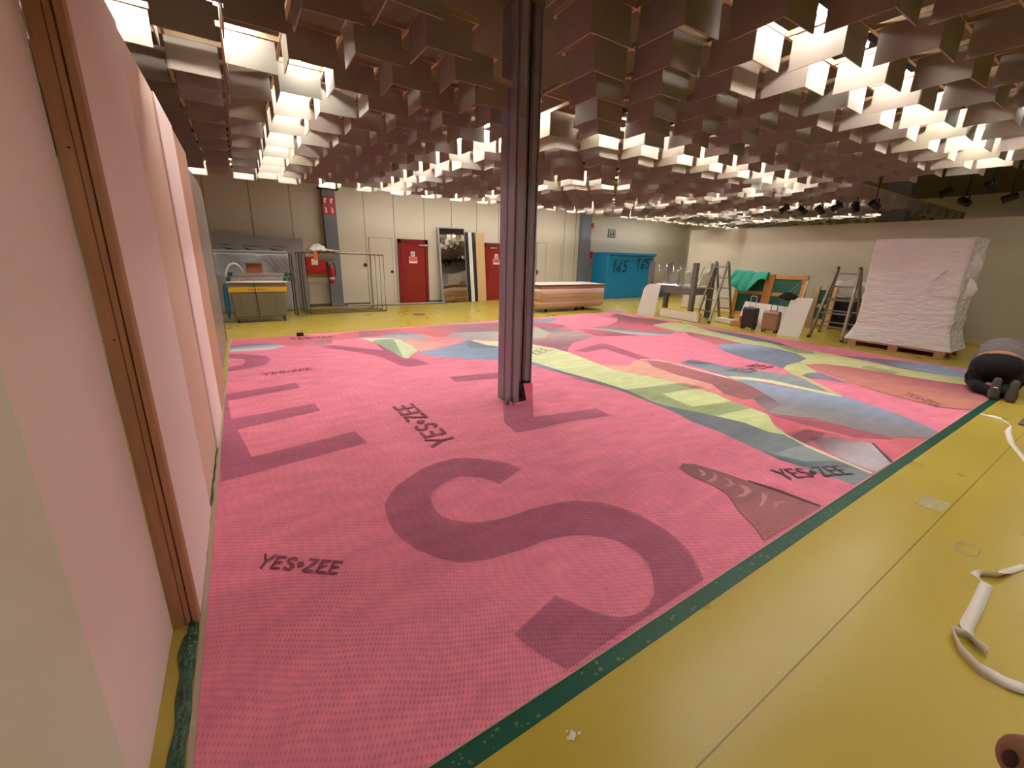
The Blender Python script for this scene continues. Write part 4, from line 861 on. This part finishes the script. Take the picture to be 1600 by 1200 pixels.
t = MB().prism([(10.48, 9.1, 0), (10.74, 8.62, 0), (11.02, 8.72, .95), (10.86, 9.02, .95), (10.80, 9.1, .90), (10.75, 9.15, .80)], (.015, .01, 0)).build('rounded_board', 'white', bevel=.002)
tag(t, 'white board with one rounded corner leaning on the grey table', 'board')
t = thing('low_plinth', 'long low white panelled wooden frame lying before the grey table', 'frame', (0, 0, 0))
b_ = MB(); b_.beam((10.78, 8.45, .13), (10.68, 7.05, .13), .012, .24); b_.build('side_panel', 'white', t)
b_ = MB(); b_.beam((10.85, 8.45, .255), (10.75, 7.05, .255), .15, .02).beam((10.90, 8.45, .13), (10.80, 7.05, .13), .02, .23).beam((10.68, 7.045, .13), (10.81, 7.045, .13), .02, .25); b_.build('timber', 'woodl', t)
t = MB().beam((11.55, 7.0, .07), (11.35, 6.36, .07), .2, .12).build('white_beam', 'white', bevel=.005); tag(t, 'long white rail lying on the floor under the first ladder', 'rail')
t = MB().box(11.02, 6.02, .001, 11.2, 6.3, .14).box(11.06, 6.06, .14, 11.12, 6.1, .3).box(11.0, 6.0, .28, 11.2, 6.3, .3).build('wooden_stool', 'orangew', bevel=.004); tag(t, 'small orange wooden step at the foot of the first ladder', 'step')

def ladder(label, A, B, TA, TB, D, E_, n, m=None, mk='galv'):
    """A,B front feet; TA,TB tops; D,E_ rear feet"""
    t = thing('ladder', label, 'ladder', (0, 0, 0))
    for p, q in ((A, TA), (B, TB)): MB().beam(p, q, .045, .08).build('rail', mk, t, bevel=.004)
    for p, q in ((D, TA), (E_, TB)): MB().beam(V(p), V(q)+V((.04, 0, 0)), .045, .07).build('rail', mk, t, bevel=.004)
    for i in range(1, n+1):
        f = i/(n+.4); a = V(A).lerp(V(TA), f); b_ = V(B).lerp(V(TB), f); ex = (b_-a).normalized()*.05
        MB().beam(a-ex, b_+ex, .035, .03).build('rung', mk, t)
        a = V(D).lerp(V(TA), f); b_ = V(E_).lerp(V(TB), f); MB().beam(a, b_, .03, .03).build('rung', mk, t)
    for p in (TA, TB): MB().ellipsoid(p, (.05, .035, .045), 10, 8).build('hinge', 'dsteel', t)
    for p in (A, B, D, E_): MB().beam(V(p), V(p)+V((0, 0, .05)), .05, .08).build('foot', 'black', t)
    return t
ladder('aluminium folding ladder standing at the right end of the grey tables', (11.12, 7.42, 0), (10.9, 6.85, 0), (11.86, 7.50, 1.66), (11.80, 7.09, 1.66), (12.5, 7.54, 0), (12.62, 7.22, 0), 5)
ladder('aluminium folding ladder standing between the chalkboards and the wrapped pallet', (11.17, 4.42, 0), (11.12, 3.74, 0), (11.62, 4.30, 1.6), (11.62, 3.87, 1.6), (12.3, 4.65, 0), (12.3, 3.85, 0), 5)

# ------------------------------------------------------------ suitcases
def suitcase(label, x, y, rz, w_, h_, mk, ribs, hm):
    t = thing('suitcase', label, 'suitcase', (x, y, 0), rz)
    MB().box(-.11, -w_/2, .05, .10, w_/2, h_).build('shell', mk, t, bevel=.045)
    for r in ribs: MB().box(-.118, -w_/2+.03, r-.006, -.108, w_/2-.03, r+.006).build('rib', mk, t, bevel=.003)
    MB().box(-.006, -w_/2-.004, .06, .004, w_/2+.004, h_+.004).build('zip', 'black', t)
    for sx in (-.07, .07):
        for sy in (-w_/2+.05, w_/2-.05): MB().lathe([(.024, -.012), (.026, 0), (.024, .012)], (sx, sy, .026), 12, 'x').build('wheel', 'black', t)
    MB().tube([(.05, -.07, h_-.02), (.05, -.07, h_+.26), (.05, -.06, h_+.29), (.05, .06, h_+.29), (.05, .07, h_+.26), (.05, .07, h_-.02)], .009, 8).build('telescopic_handle', hm, t)
    MB().tube([(-.02, -.07, h_), (-.02, -.05, h_+.025), (-.02, .05, h_+.025), (-.02, .07, h_)], .009, 8).build('carry_handle', 'dsteel', t)
    return t
suitcase('charcoal hard shell suitcase with silver pull handle', 10.95, 5.76, .12, .36, .56, 'dsuit', [], 'alu')
suitcase('rose gold ribbed suitcase with black pull handle', 10.98, 5.24, .08, .38, .52, 'rose', [.14, .21, .28, .35, .42], 'black')
t = thing('white_board', 'tall white board leaning right of the rose gold suitcase', 'board')
MB().prism([(10.72, 4.93, 0), (10.80, 4.47, 0), (11.12, 4.47, .9), (11.04, 4.90, .9)], (.02, 0, 0)).build('sheet', 'white', t, bevel=.002)
t = thing('white_board', 'low white board standing behind the two suitcases', 'board'); MB().prism([(11.30, 6.3, 0), (11.30, 5.0, 0), (11.45, 5.0, .62), (11.45, 6.22, .66)], (.015, 0, 0)).build('sheet', 'white', t)
t = thing('black_bag', 'black cloth bag with pale cords hung on the tall white board', 'bag'); b_ = MB()
vs0 = b_.ellipsoid((11.06, 4.98, .90), (.1, .22, .1), 16, 10)
b_.v = [tuple(V(p)+V((noise.noise(V(p)*9), noise.noise(V(p)*9+V((5, 0, 0))), noise.noise(V(p)*9+V((0, 7, 0)))))*.05) for p in b_.v]
b_.build('bag', 'blackcloth', t, smooth=True); MB().tube([(11.06, 5.02, .98), (12.45, 5.2, 1.4)], .006, 6).tube([(11.06, 4.9, .98), (12.45, 5.16, 1.4)], .006, 6).build('cord', 'alu', t)

# ------------------------------------------------------------ chalkboards in wooden frames
def chalk(label, x, y0, y1, z1, rails, mk='orangew', lean_=.12, z0=0):
    t = thing('chalkboard', label, 'chalkboard', (x, y0, 0)); t.rotation_euler = (0, lean_, 0)
    L_ = y1-y0; b_ = MB()
    for y in ([0, L_-.1] if L_ < 1.2 else [0, L_-.13, ]): MB().box(-.03, y, z0, .05, y+.12, z1).build('post', mk, t, bevel=.004)
    for z in rails: MB().box(-.02, .12, z, .03, L_-.12, z+.1).build('rail', mk, t, bevel=.003)
    MB().box(0.0, .1, z0+.15, .015, L_-.1, z1-.05).build('board', 'dgreen', t)
    return t
chalk('left half of the wooden framed green chalkboards, under the teal cloth', 12.6, 6.32, 7.25, 1.38, (.15, .78, 1.26))
chalk('right half of the wooden framed green chalkboards, above the suitcases', 12.6, 5.34, 6.30, 1.38, (.15, .78, 1.26))
chalk('narrow pale framed green chalkboard behind the second ladder', 13.0, 4.75, 5.25, 1.12, (.15, .55, 1.02), 'woodl', .1)
t = MB().prism([(12.35, 5.3, 0), (12.15, 5.2, 0), (12.5, 5.22, 1.24), (12.6, 5.28, 1.26)], (0, .04, 0)).build('wooden_trestle', 'woodl'); tag(t, 'pale wooden trestle side right of the chalkboards', 'trestle')
def cloth(u, v):
    # over the top rail at z 1.4: u along y, v over from back to front
    y = 7.32-.98*u; s = (v-.35)
    drop = .22+.26*math.sin(PI*min(1, max(0, 1-u*1.25)))+.12*(1-u)
    x = 12.62-(.02 if s > 0 else -.06)-max(0, s)*.26; z = 1.43-(max(0, s)/.65)*drop*1.1-max(0, -s)*.6
    z += .05*math.sin(u*9)*(.3+max(0, s))+.05*noise.noise(V((u*5, v*3, 0))); x += -.05*abs(math.sin(u*13+v*3))*max(.2, v)
    return (x+.02, y-.12*v*(u-.5), z+.04*math.exp(-((u-.35)/.2)**2))
b_ = MB(); b_.grid(cloth, 40, 24); t = b_.build('teal_cloth', 'teal', smooth=True, thick=.006); tag(t, 'teal green cloth thrown over the left chalkboard top', 'cloth')
t = thing('dark_board', 'dark grey panel leaning behind the second ladder', 'panel'); MB().box(13.35, 2.6, .02, 13.4, 4.98, .84).build('sheet', 'ink', t)
t = thing('beige_board', 'pinkish beige board above the dark panel behind the second ladder', 'panel'); MB().box(13.42, 3.3, 0, 13.46, 4.98, 1.27).build('sheet', 'pink', t)
t = thing('clear_bag', 'crumpled clear plastic bag behind the top of the second ladder', 'plastic bag'); b_ = MB(); b_.ellipsoid((13.3, 4.55, 1.08), (.06, .3, .24), 18, 12)
b_.v = [tuple(V(p)+V((noise.noise(V(p)*7), noise.noise(V(p)*7+V((5, 0, 0))), noise.noise(V(p)*7+V((0, 7, 0)))))*.06) for p in b_.v]; b_.build('bag', 'clear', t, smooth=True)

# ------------------------------------------------------------ wrapped pallet
pt = thing('pallet', 'wooden pallet under the white wrapped stack', 'pallet', (0, 0, 0))
px0, px1, py0, py1 = 10.85, 11.85, 2.0, 3.55
for i in range(5):
    x = px0+i*(px1-px0-.14)/4; MB().box(x, py0, .115, x+.14, py1, .14).build('deck_board', 'wood', pt)
for x in (px0, (px0+px1)/2-.07, px1-.14):
    for y in (py0+.02, (py0+py1)/2-.07, py1-.16): MB().box(x, y, .02, x+.14, y+.14, .114).build('block', 'wood', pt)
    MB().box(x, py0, 0, x+.14, py1, .02).build('skid', 'wood', pt)
wr = thing('wrapped_stack', 'tall stack on a pallet wrapped in white stretch film, flared at the foot', 'wrapped stack')
def fl_(v): return .17*max(0, 1-v/.17)**1.1+.012*math.sin(v*9) if v < .17 else (.012*math.sin(v*9))
wrapped('', '', 10.95, 2.06, 11.85, 3.50, .146, 2.2, 'wrap', .03, 70, fl_, seed=3).build('wrap', 'wrap', wr, smooth=True)
for k, (za, zb, yy) in enumerate([(1.45, 1.95, 2.03), (1.1, 1.5, 2.0)]):
    b_ = MB(); b_.grid(lambda u, v: (10.93+.1*u-.05*math.sin(PI*v), yy-.12*math.sin(PI*v)*u+.02*noise.noise(V((u*5, v*9, k))), za+(zb-za)*v), 6, 14); b_.build('loose_film', 'wrap', wr, smooth=True, thick=.004)
b_ = MB(); b_.tube([(10.9, 2.32, 1.62), (10.89, 2.48, 1.42), (10.89, 2.5, 1.25), (10.9, 2.36, 1.15), (10.92, 2.1, 1.16)], .012, 8); b_.build('film_rope', 'wrap', wr, smooth=True)

# white lump of plastic on the far carpet corner
b_ = MB(); b_.grid(lambda u, v: (10.35+.5*u, 9.65+.9*v, .004+.09*math.sin(PI*u)*math.sin(PI*v)*(.5+abs(noise.noise(V((u*8, v*8, 0))))*1.6)), 18, 18)
t = b_.build('plastic_scrap', 'clearfilm', smooth=True, thick=.003); tag(t, 'crumpled clear plastic heap beyond the far corner of the carpet', 'plastic')

# ------------------------------------------------------------ black spotlights under the ceiling
rail = MB().box(11.46, 3.95, 3.26, 11.5, 6.0, 3.29).build('lighting_track', 'black'); 
def spot(label, x, y, z, az, el, top, grp):
    t = thing('spotlight', label, 'spotlight', (x, y, z), az, grp)
    q = MB().lathe([(.02, -.13), (.075, -.12), (.08, -.05), (.085, .12), (.07, .13)], (0, 0, 0), 16, 'y').build('housing', 'black', t, smooth=False); q.rotation_euler = (el, 0, 0)
    MB().box(-.1, -.012, -.02, -.088, .012, .14).box(.088, -.012, -.02, .1, .012, .14).box(-.1, -.012, .13, .1, .012, .145).build('yoke', 'black', t)
    MB().tube([(0, 0, .14), (0, 0, (top-z)/.8)], .012, 6).build('stem', 'black', t); t.scale = (.8, .8, .8)
    return t
bpy.data.objects.remove(rail)
for i, (y, z) in enumerate([(5.42, 2.92), (5.02, 2.86), (4.66, 2.84), (4.34, 2.88), (4.0, 2.84), (3.68, 2.86)]):
    spot(['leftmost', 'second', 'third', 'fourth', 'fifth', 'rightmost'][i]+' black spotlight in the row left of the far grey column', 11.0, y, z, [.4, -.5, .9, .2, -.3, 1.1, .1][i], [-.6, .5, .8, -.4, 1.2, .5, -.5][i], 3.22 if y > 3.9 else ZS, None)
for i, (y, z) in enumerate([(2.78, 3.05), (2.48, 2.86), (2.2, 3.08), (1.92, 2.88), (1.62, 3.1)]):
    spot(['leftmost', 'second', 'third', 'fourth', 'rightmost'][i]+' black spotlight in the loose group right of the far grey column', 11.5, y, z, [.4, -.5, .9, .2, .6][i], [-.6, .5, .8, -.4, .4][i], ZS, None)

# ------------------------------------------------------------ white cloth tapes and scraps on the near floor
def ribbon(name, label, path, wd, mk='ribbon', cat='tape'):
    """path: (x,y,z, wx,wy,wz) centre points with a width direction"""
    pts = []; n = 8
    for i in range(len(path)-1):
        a, b_ = path[i], path[i+1]
        for j in range(n): f = j/n; f = f*f*(3-2*f)*.5+f*.5; pts.append([a[k]+(b_[k]-a[k])*f for k in range(6)])
    pts.append(list(path[-1])); m_ = MB(); vs = []
    for p in pts:
        c_ = V(p[:3]); w_ = V(p[3:]).normalized()*wd/2; vs += [c_-w_, c_+w_]
    m_.add(vs, [(2*i, 2*i+1, 2*i+3, 2*i+2) for i in range(len(pts)-1)])
    o = m_.build(name, mk, smooth=True, thick=.0012); return tag(o, label, cat)
ribbon('cloth_tape', 'curled white cloth tape lying on the near yellow floor at the right edge',
       [(3.62, .075, .004, .55, -.8, 0), (3.42, .13, .006, .45, -.85, 0), (3.33, .135, .02, .3, -.5, .8), (3.25, .20, .02, .1, -.3, .9), (3.22, .212, .006, .3, .95, 0),
        (3.20, .165, .004, .15, .95, 0), (2.95, .155, .004, .03, 1, 0), (2.70, .15, .004, .03, 1, 0), (2.60, .12, .02, .0, .8, .6), (2.55, .06, .03, .1, .1, .9), (2.60, .13, .03, -.2, .5, .8), (2.58, .18, .026, .0, .3, .95),
        (2.47, .13, .026, .1, .1, 1), (2.41, .06, .025, .3, .3, .9), (2.43, -.02, .02, .8, .5, .35), (2.50, -.12, .012, .85, .5, .1)], .05)
ribbon('cloth_tape', 'white cloth tape strip winding on the floor behind the kneeling person',
       [(7.1, .86, .01, .4, .9, .3), (7.12, .72, .012, .9, .2, .3), (6.9, .60, .006, .9, .3, 0), (6.6, .58, .004, .3, .95, 0), (6.2, .50, .004, .3, .95, 0), (5.8, .37, .004, .35, .93, 0), (5.5, .28, .004, .35, .93, 0)], .055)
b_ = MB()
for i, (r, z) in enumerate([(.16, .02), (.13, .045), (.17, .06), (.11, .08)]):
    b_.tube([(6.72+r*1.3*math.cos(a*PI/8)+.02*i, .30+r*math.sin(a*PI/8), z+.012*math.sin(a+i)) for a in range(16)], .014, 6, True)
t = b_.build('rope_pile', 'ribbon', smooth=True); tag(t, 'loose heap of coiled white tape at the right edge of the floor', 'tape')
t = thing('dark_jacket', 'dark grey cloth lying beside the heap of white tape', 'cloth'); b_ = MB(); b_.grid(lambda u, v: (7.05+.6*u, .12+.45*v, .01+.12*math.sin(PI*u)*math.sin(PI*v)+.04*abs(noise.noise(V((u*5, v*5, 3))))), 18, 14); b_.build('cloth', 'grey', t, smooth=True, thick=.01)
b_ = MB(); blobs(b_, 9, lambda: random.gauss(.80, .018), lambda: random.gauss(.79, .018), .002, .003, .009); t = b_.build('debris', 'debris', thick=.002, fix=False); tag(t, 'small white crumbs on the near yellow floor', 'debris')
t = MB().tube([(3.52+.075*math.cos(a*PI/8), .30+.05*math.sin(a*PI/8), .006+.004*math.sin(a)) for a in range(16)], .003, 6, True).build('clear_ring', 'clear', smooth=True); tag(t, 'thin clear plastic ring on the near yellow floor', 'plastic ring')
b_ = MB(); b_.grid(lambda u, v: (3.9+.22*u, .50+.14*v, .003+.02*abs(noise.noise(V((u*6, v*6, 0))))), 10, 10); t = b_.build('clear_film', 'clearfilm', smooth=True, thick=.001); tag(t, 'crumpled bit of clear film on the yellow floor near the carpet edge', 'plastic')

# ------------------------------------------------------------ kneeling person
def skinmesh(name, nodes, edges, mk, parent, sub=2, root=0):
    me = bpy.data.meshes.new(name); me.from_pydata([n[:3] for n in nodes], edges, []); me.materials.append(M[mk])
    o = bpy.data.objects.new(name, me); C.objects.link(o); o.parent = parent
    md = o.modifiers.new('skin', 'SKIN'); md.use_smooth_shade = True
    lay = me.skin_vertices[0] if me.skin_vertices else None
    if lay is None:
        bm = bmesh.new(); bm.from_mesh(me); bm.verts.layers.skin.verify(); bm.to_mesh(me); bm.free(); lay = me.skin_vertices[0]
    for i, n in enumerate(nodes):
        r = n[3]; r = r if isinstance(r, tuple) else (r, r); lay.data[i].radius = r; lay.data[i].use_root = (i == root)
    s_ = o.modifiers.new('sub', 'SUBSURF'); s_.levels = sub; s_.render_levels = sub
    return o
pe = thing('person', 'person in grey shirt and black trousers kneeling bent over the far carpet edge', 'person', (8.14, .87, 0), math.radians(9))
# local frame: +x forward (away from the feet), +y left; thighs run from the pelvis down to the knees
OY = .10
def leg(s, k): return [(.40, OY+.12*s, .40, .15*k), (.54, OY+.18*s, .26, .13*k), (.66, OY+.20*s, .10, .095*k), (.42, OY*.7+.15*s, .095, .085*k), (.22, OY*.4+.11*s, .09, .065*k), (.10, .085*s, .10, .05*k)]
def blob(name, caps, vox, mk, parent):
    m_ = MB()
    for (a, c, ra, rc) in caps:
        a = V(a); c = V(c); L_ = (c-a).length
        if L_ < 1e-4: m_.ellipsoid(a, ra if isinstance(ra, tuple) else (ra, ra, ra), 20, 14); continue
        d = (c-a)/L_; pts = []; rs = []
        for i in range(5): t_ = -PI/2+PI/2*i/4; pts.append(a+d*ra*math.sin(t_)); rs.append(max(.001, ra*math.cos(t_)))
        for i in range(1, 6): f = i/6; pts.append(a.lerp(c, f)); rs.append(ra+(rc-ra)*f)
        for i in range(5): t_ = PI/2*i/4; pts.append(c+d*rc*math.sin(t_)); rs.append(max(.001, rc*math.cos(t_)))
        m_.tube(pts, rs, 18)
    o = m_.build(name, mk, parent, smooth=True)
    r = o.modifiers.new('r', 'REMESH'); r.mode = 'VOXEL'; r.voxel_size = vox; r.use_smooth_shade = True
    s_ = o.modifiers.new('s', 'SMOOTH'); s_.factor = .6; s_.iterations = 4
    return o
def P3(x, y, z): return (x, OY+y, z)
bc = [(P3(.42, 0, .44), P3(.56, 0, .52), .15, .13), (P3(.56, 0, .52), P3(.84, 0, .55), .14, .15), (P3(.84, 0, .55), P3(.96, 0, .48), .15, .09), (P3(.96, 0, .48), P3(1.08, 0, .40), .055, .055), (P3(1.14, 0, .36), P3(1.2, 0, .31), .085, .07)]
for s in (1, -1):
    bc += [(P3(.42, .11*s, .40), P3(.58, .15*s, .13), .12, .08), (P3(.58, .15*s, .10), P3(.16, .085*s-.04, .095), .07, .045),
           (P3(.93, .15*s, .50), P3(1.02, .22*s, .28), .06, .045), (P3(1.02, .22*s, .28), P3(1.20, .18*s, .08), .042, .03), (P3(1.20, .18*s, .06), P3(1.27, .175*s, .035), .028, .032)]
    for dy, dl in ((.034, .05), (.017, .08), (0, .088), (-.017, .078), (-.034, .055)):
        bc += [(P3(1.27, (.175+dy*.8)*s, .032), P3(1.28+dl*.6, (.175+dy*1.1)*s, .034), .0105, .0095), (P3(1.28+dl*.6, (.175+dy*1.1)*s, .034), P3(1.28+dl, (.175+dy*1.15)*s, .018), .0095, .008)]
blob('body', bc, .007, 'skin', pe)
tc_ = [(P3(.36, 0, .40), P3(.36, 0, .40), (.19, .25, .19), 0), (P3(.46, 0, .36), P3(.46, 0, .36), (.17, .24, .22), 0), (P3(.40, .14, .30), P3(.40, .14, .30), (.14, .12, .2), 0), (P3(.40, -.14, .30), P3(.40, -.14, .30), (.14, .12, .2), 0)]
for s in (1, -1):
    tc_ += [(P3(.42, .13*s, .36), P3(.56, .165*s, .13), .145, .11), (P3(.56, .165*s, .115), P3(.20, .13*s, .10), .10, .075), (P3(.20, .13*s, .10), P3(.10, .085*s-.08, .10), .07, .055),
            (P3(.36, .215*s, .30), P3(.50, .225*s, .18), .05, .06)]
blob('trousers', tc_, .012, 'trouser', pe)
blob('shirt', [(P3(.50, 0, .50), P3(.50, 0, .50), (.17, .235, .20), 0), (P3(.64, 0, .545), P3(.64, 0, .545), (.2, .235, .205), 0), (P3(.82, 0, .54), P3(.82, 0, .54), (.18, .225, .19), 0), (P3(.93, .15, .50), P3(1.0, .21, .34), .09, .07), (P3(.93, -.15, .50), P3(1.0, -.21, .34), .09, .07)], .012, 'shirt', pe)
b_ = MB(); b_.tube([P3(.345+.12*math.sin(a), .222*math.cos(a), .545+.045*math.sin(a)) for a in [PI*i/12 for i in range(0, 13)]], .012, 8)
b_ = MB(); b_.grid(lambda u, v: P3(.30+.05*v-.02+.10*abs(u-.5)**2*4, (u-.5)*.44, .575+.03*v-.17*abs(u-.5)**2*4*.6), 20, 3); b_.build('waistband', 'skin', pe, smooth=True, thick=.02)
b_ = MB()
for s in (1, -1): b_.box(.26, OY+.15*s-.04, .36, .30, OY+.15*s+.04, .46)
hd = MB(); hd.ellipsoid((1.205, OY, .36), (.105, .085, .105), 18, 12); hd.build('hair', 'hair', pe, smooth=True)
fc = MB(); fc.ellipsoid((1.25, OY, .295), (.075, .062, .07), 14, 10); fc.ellipsoid((1.285, OY, .242), (.018, .012, .022), 8, 6).ellipsoid((1.21, OY+.085, .31), (.02, .01, .03), 8, 6).ellipsoid((1.21, OY-.085, .31), (.02, .01, .03), 8, 6); fc.build('face', 'skin', pe, smooth=True)
for s in (1, -1):
    # shoe seen from below: sole upright behind the toes on the floor
    b_ = MB(); y = .078*s; prof = [(.0, .04), (.04, .052), (.09, .054), (.14, .043), (.19, .039), (.24, .041), (.28, .024)]
    vs = []
    for (z, w_) in prof:
        for t_ in range(12):
            a = 2*PI*t_/12; vs.append((.015+.035*z*4*.2+(.03 if True else 0)*math.cos(a)*(1.25-z*1.5), y+w_*math.sin(a)*1.05, .012+z))
    n = 12; fs = [(i*n+j, i*n+(j+1) % n, (i+1)*n+(j+1) % n, (i+1)*n+j) for i in range(len(prof)-1) for j in range(n)]+[tuple(range(n)), tuple(range((len(prof)-1)*n, len(prof)*n))]
    b_.add(vs, fs); so = b_.build('shoe', 'sole', pe, smooth=True)
    if s == 1: MB().box(-.036, y-.022, .165, -.02, y+.022, .175).build('sole_mark', 'whitep', so, bevel=.003)

# fingertips of the photographer's hand at the lower right corner
hn = thing('person', 'dark nailed fingertip of the photographer at the lower right corner', 'person', (0, 0, 0))
T0, T1, T2, TN = V((0.2180, -0.0136, 1.4776)), V((0.2397, -0.0312, 1.4487)), V((0.2901, -0.0667, 1.3848)), V((0.2060, -0.0070, 1.4850))
sd = V((0.7025, -0.2377, 0.6708))
hc_ = [(T0, T1, .0094, .0104), (T1, T2, .0104, .013), (T2, T2+(T2-T1)*.9-sd*.03, .02, .03)]
for j in range(1, 4):
    a_ = T2-sd*.021*j; tip = T1-sd*.021*j+(T2-T1)*(.12*j*j*.5)+fwd*.012*j
    hc_ += [(a_, tip, .011, .0095), (tip, tip+fwd*.02+(T2-T1)*.3, .0092, .008)]
hc_ += [(T2+(T2-T1)*.6+sd*.02, T2+sd*.045, .013, .0095)]
blob('hand', hc_, .002, 'skin', hn)
b_ = MB(); b_.ellipsoid((0, 0, 0), (.0034, .0024, .0009), 14, 8); nl = b_.build('nail', 'nail', hn, smooth=True)
nn = ((TN-T0).normalized()-r2*.7+u2*.1+fwd*.15).normalized(); tt = nn.cross((T1-T0).cross(nn)).normalized()
nl.matrix_local = Matrix.Translation(T0+nn*.0090) @ Matrix((tt, nn.cross(tt), nn)).transposed().to_4x4()
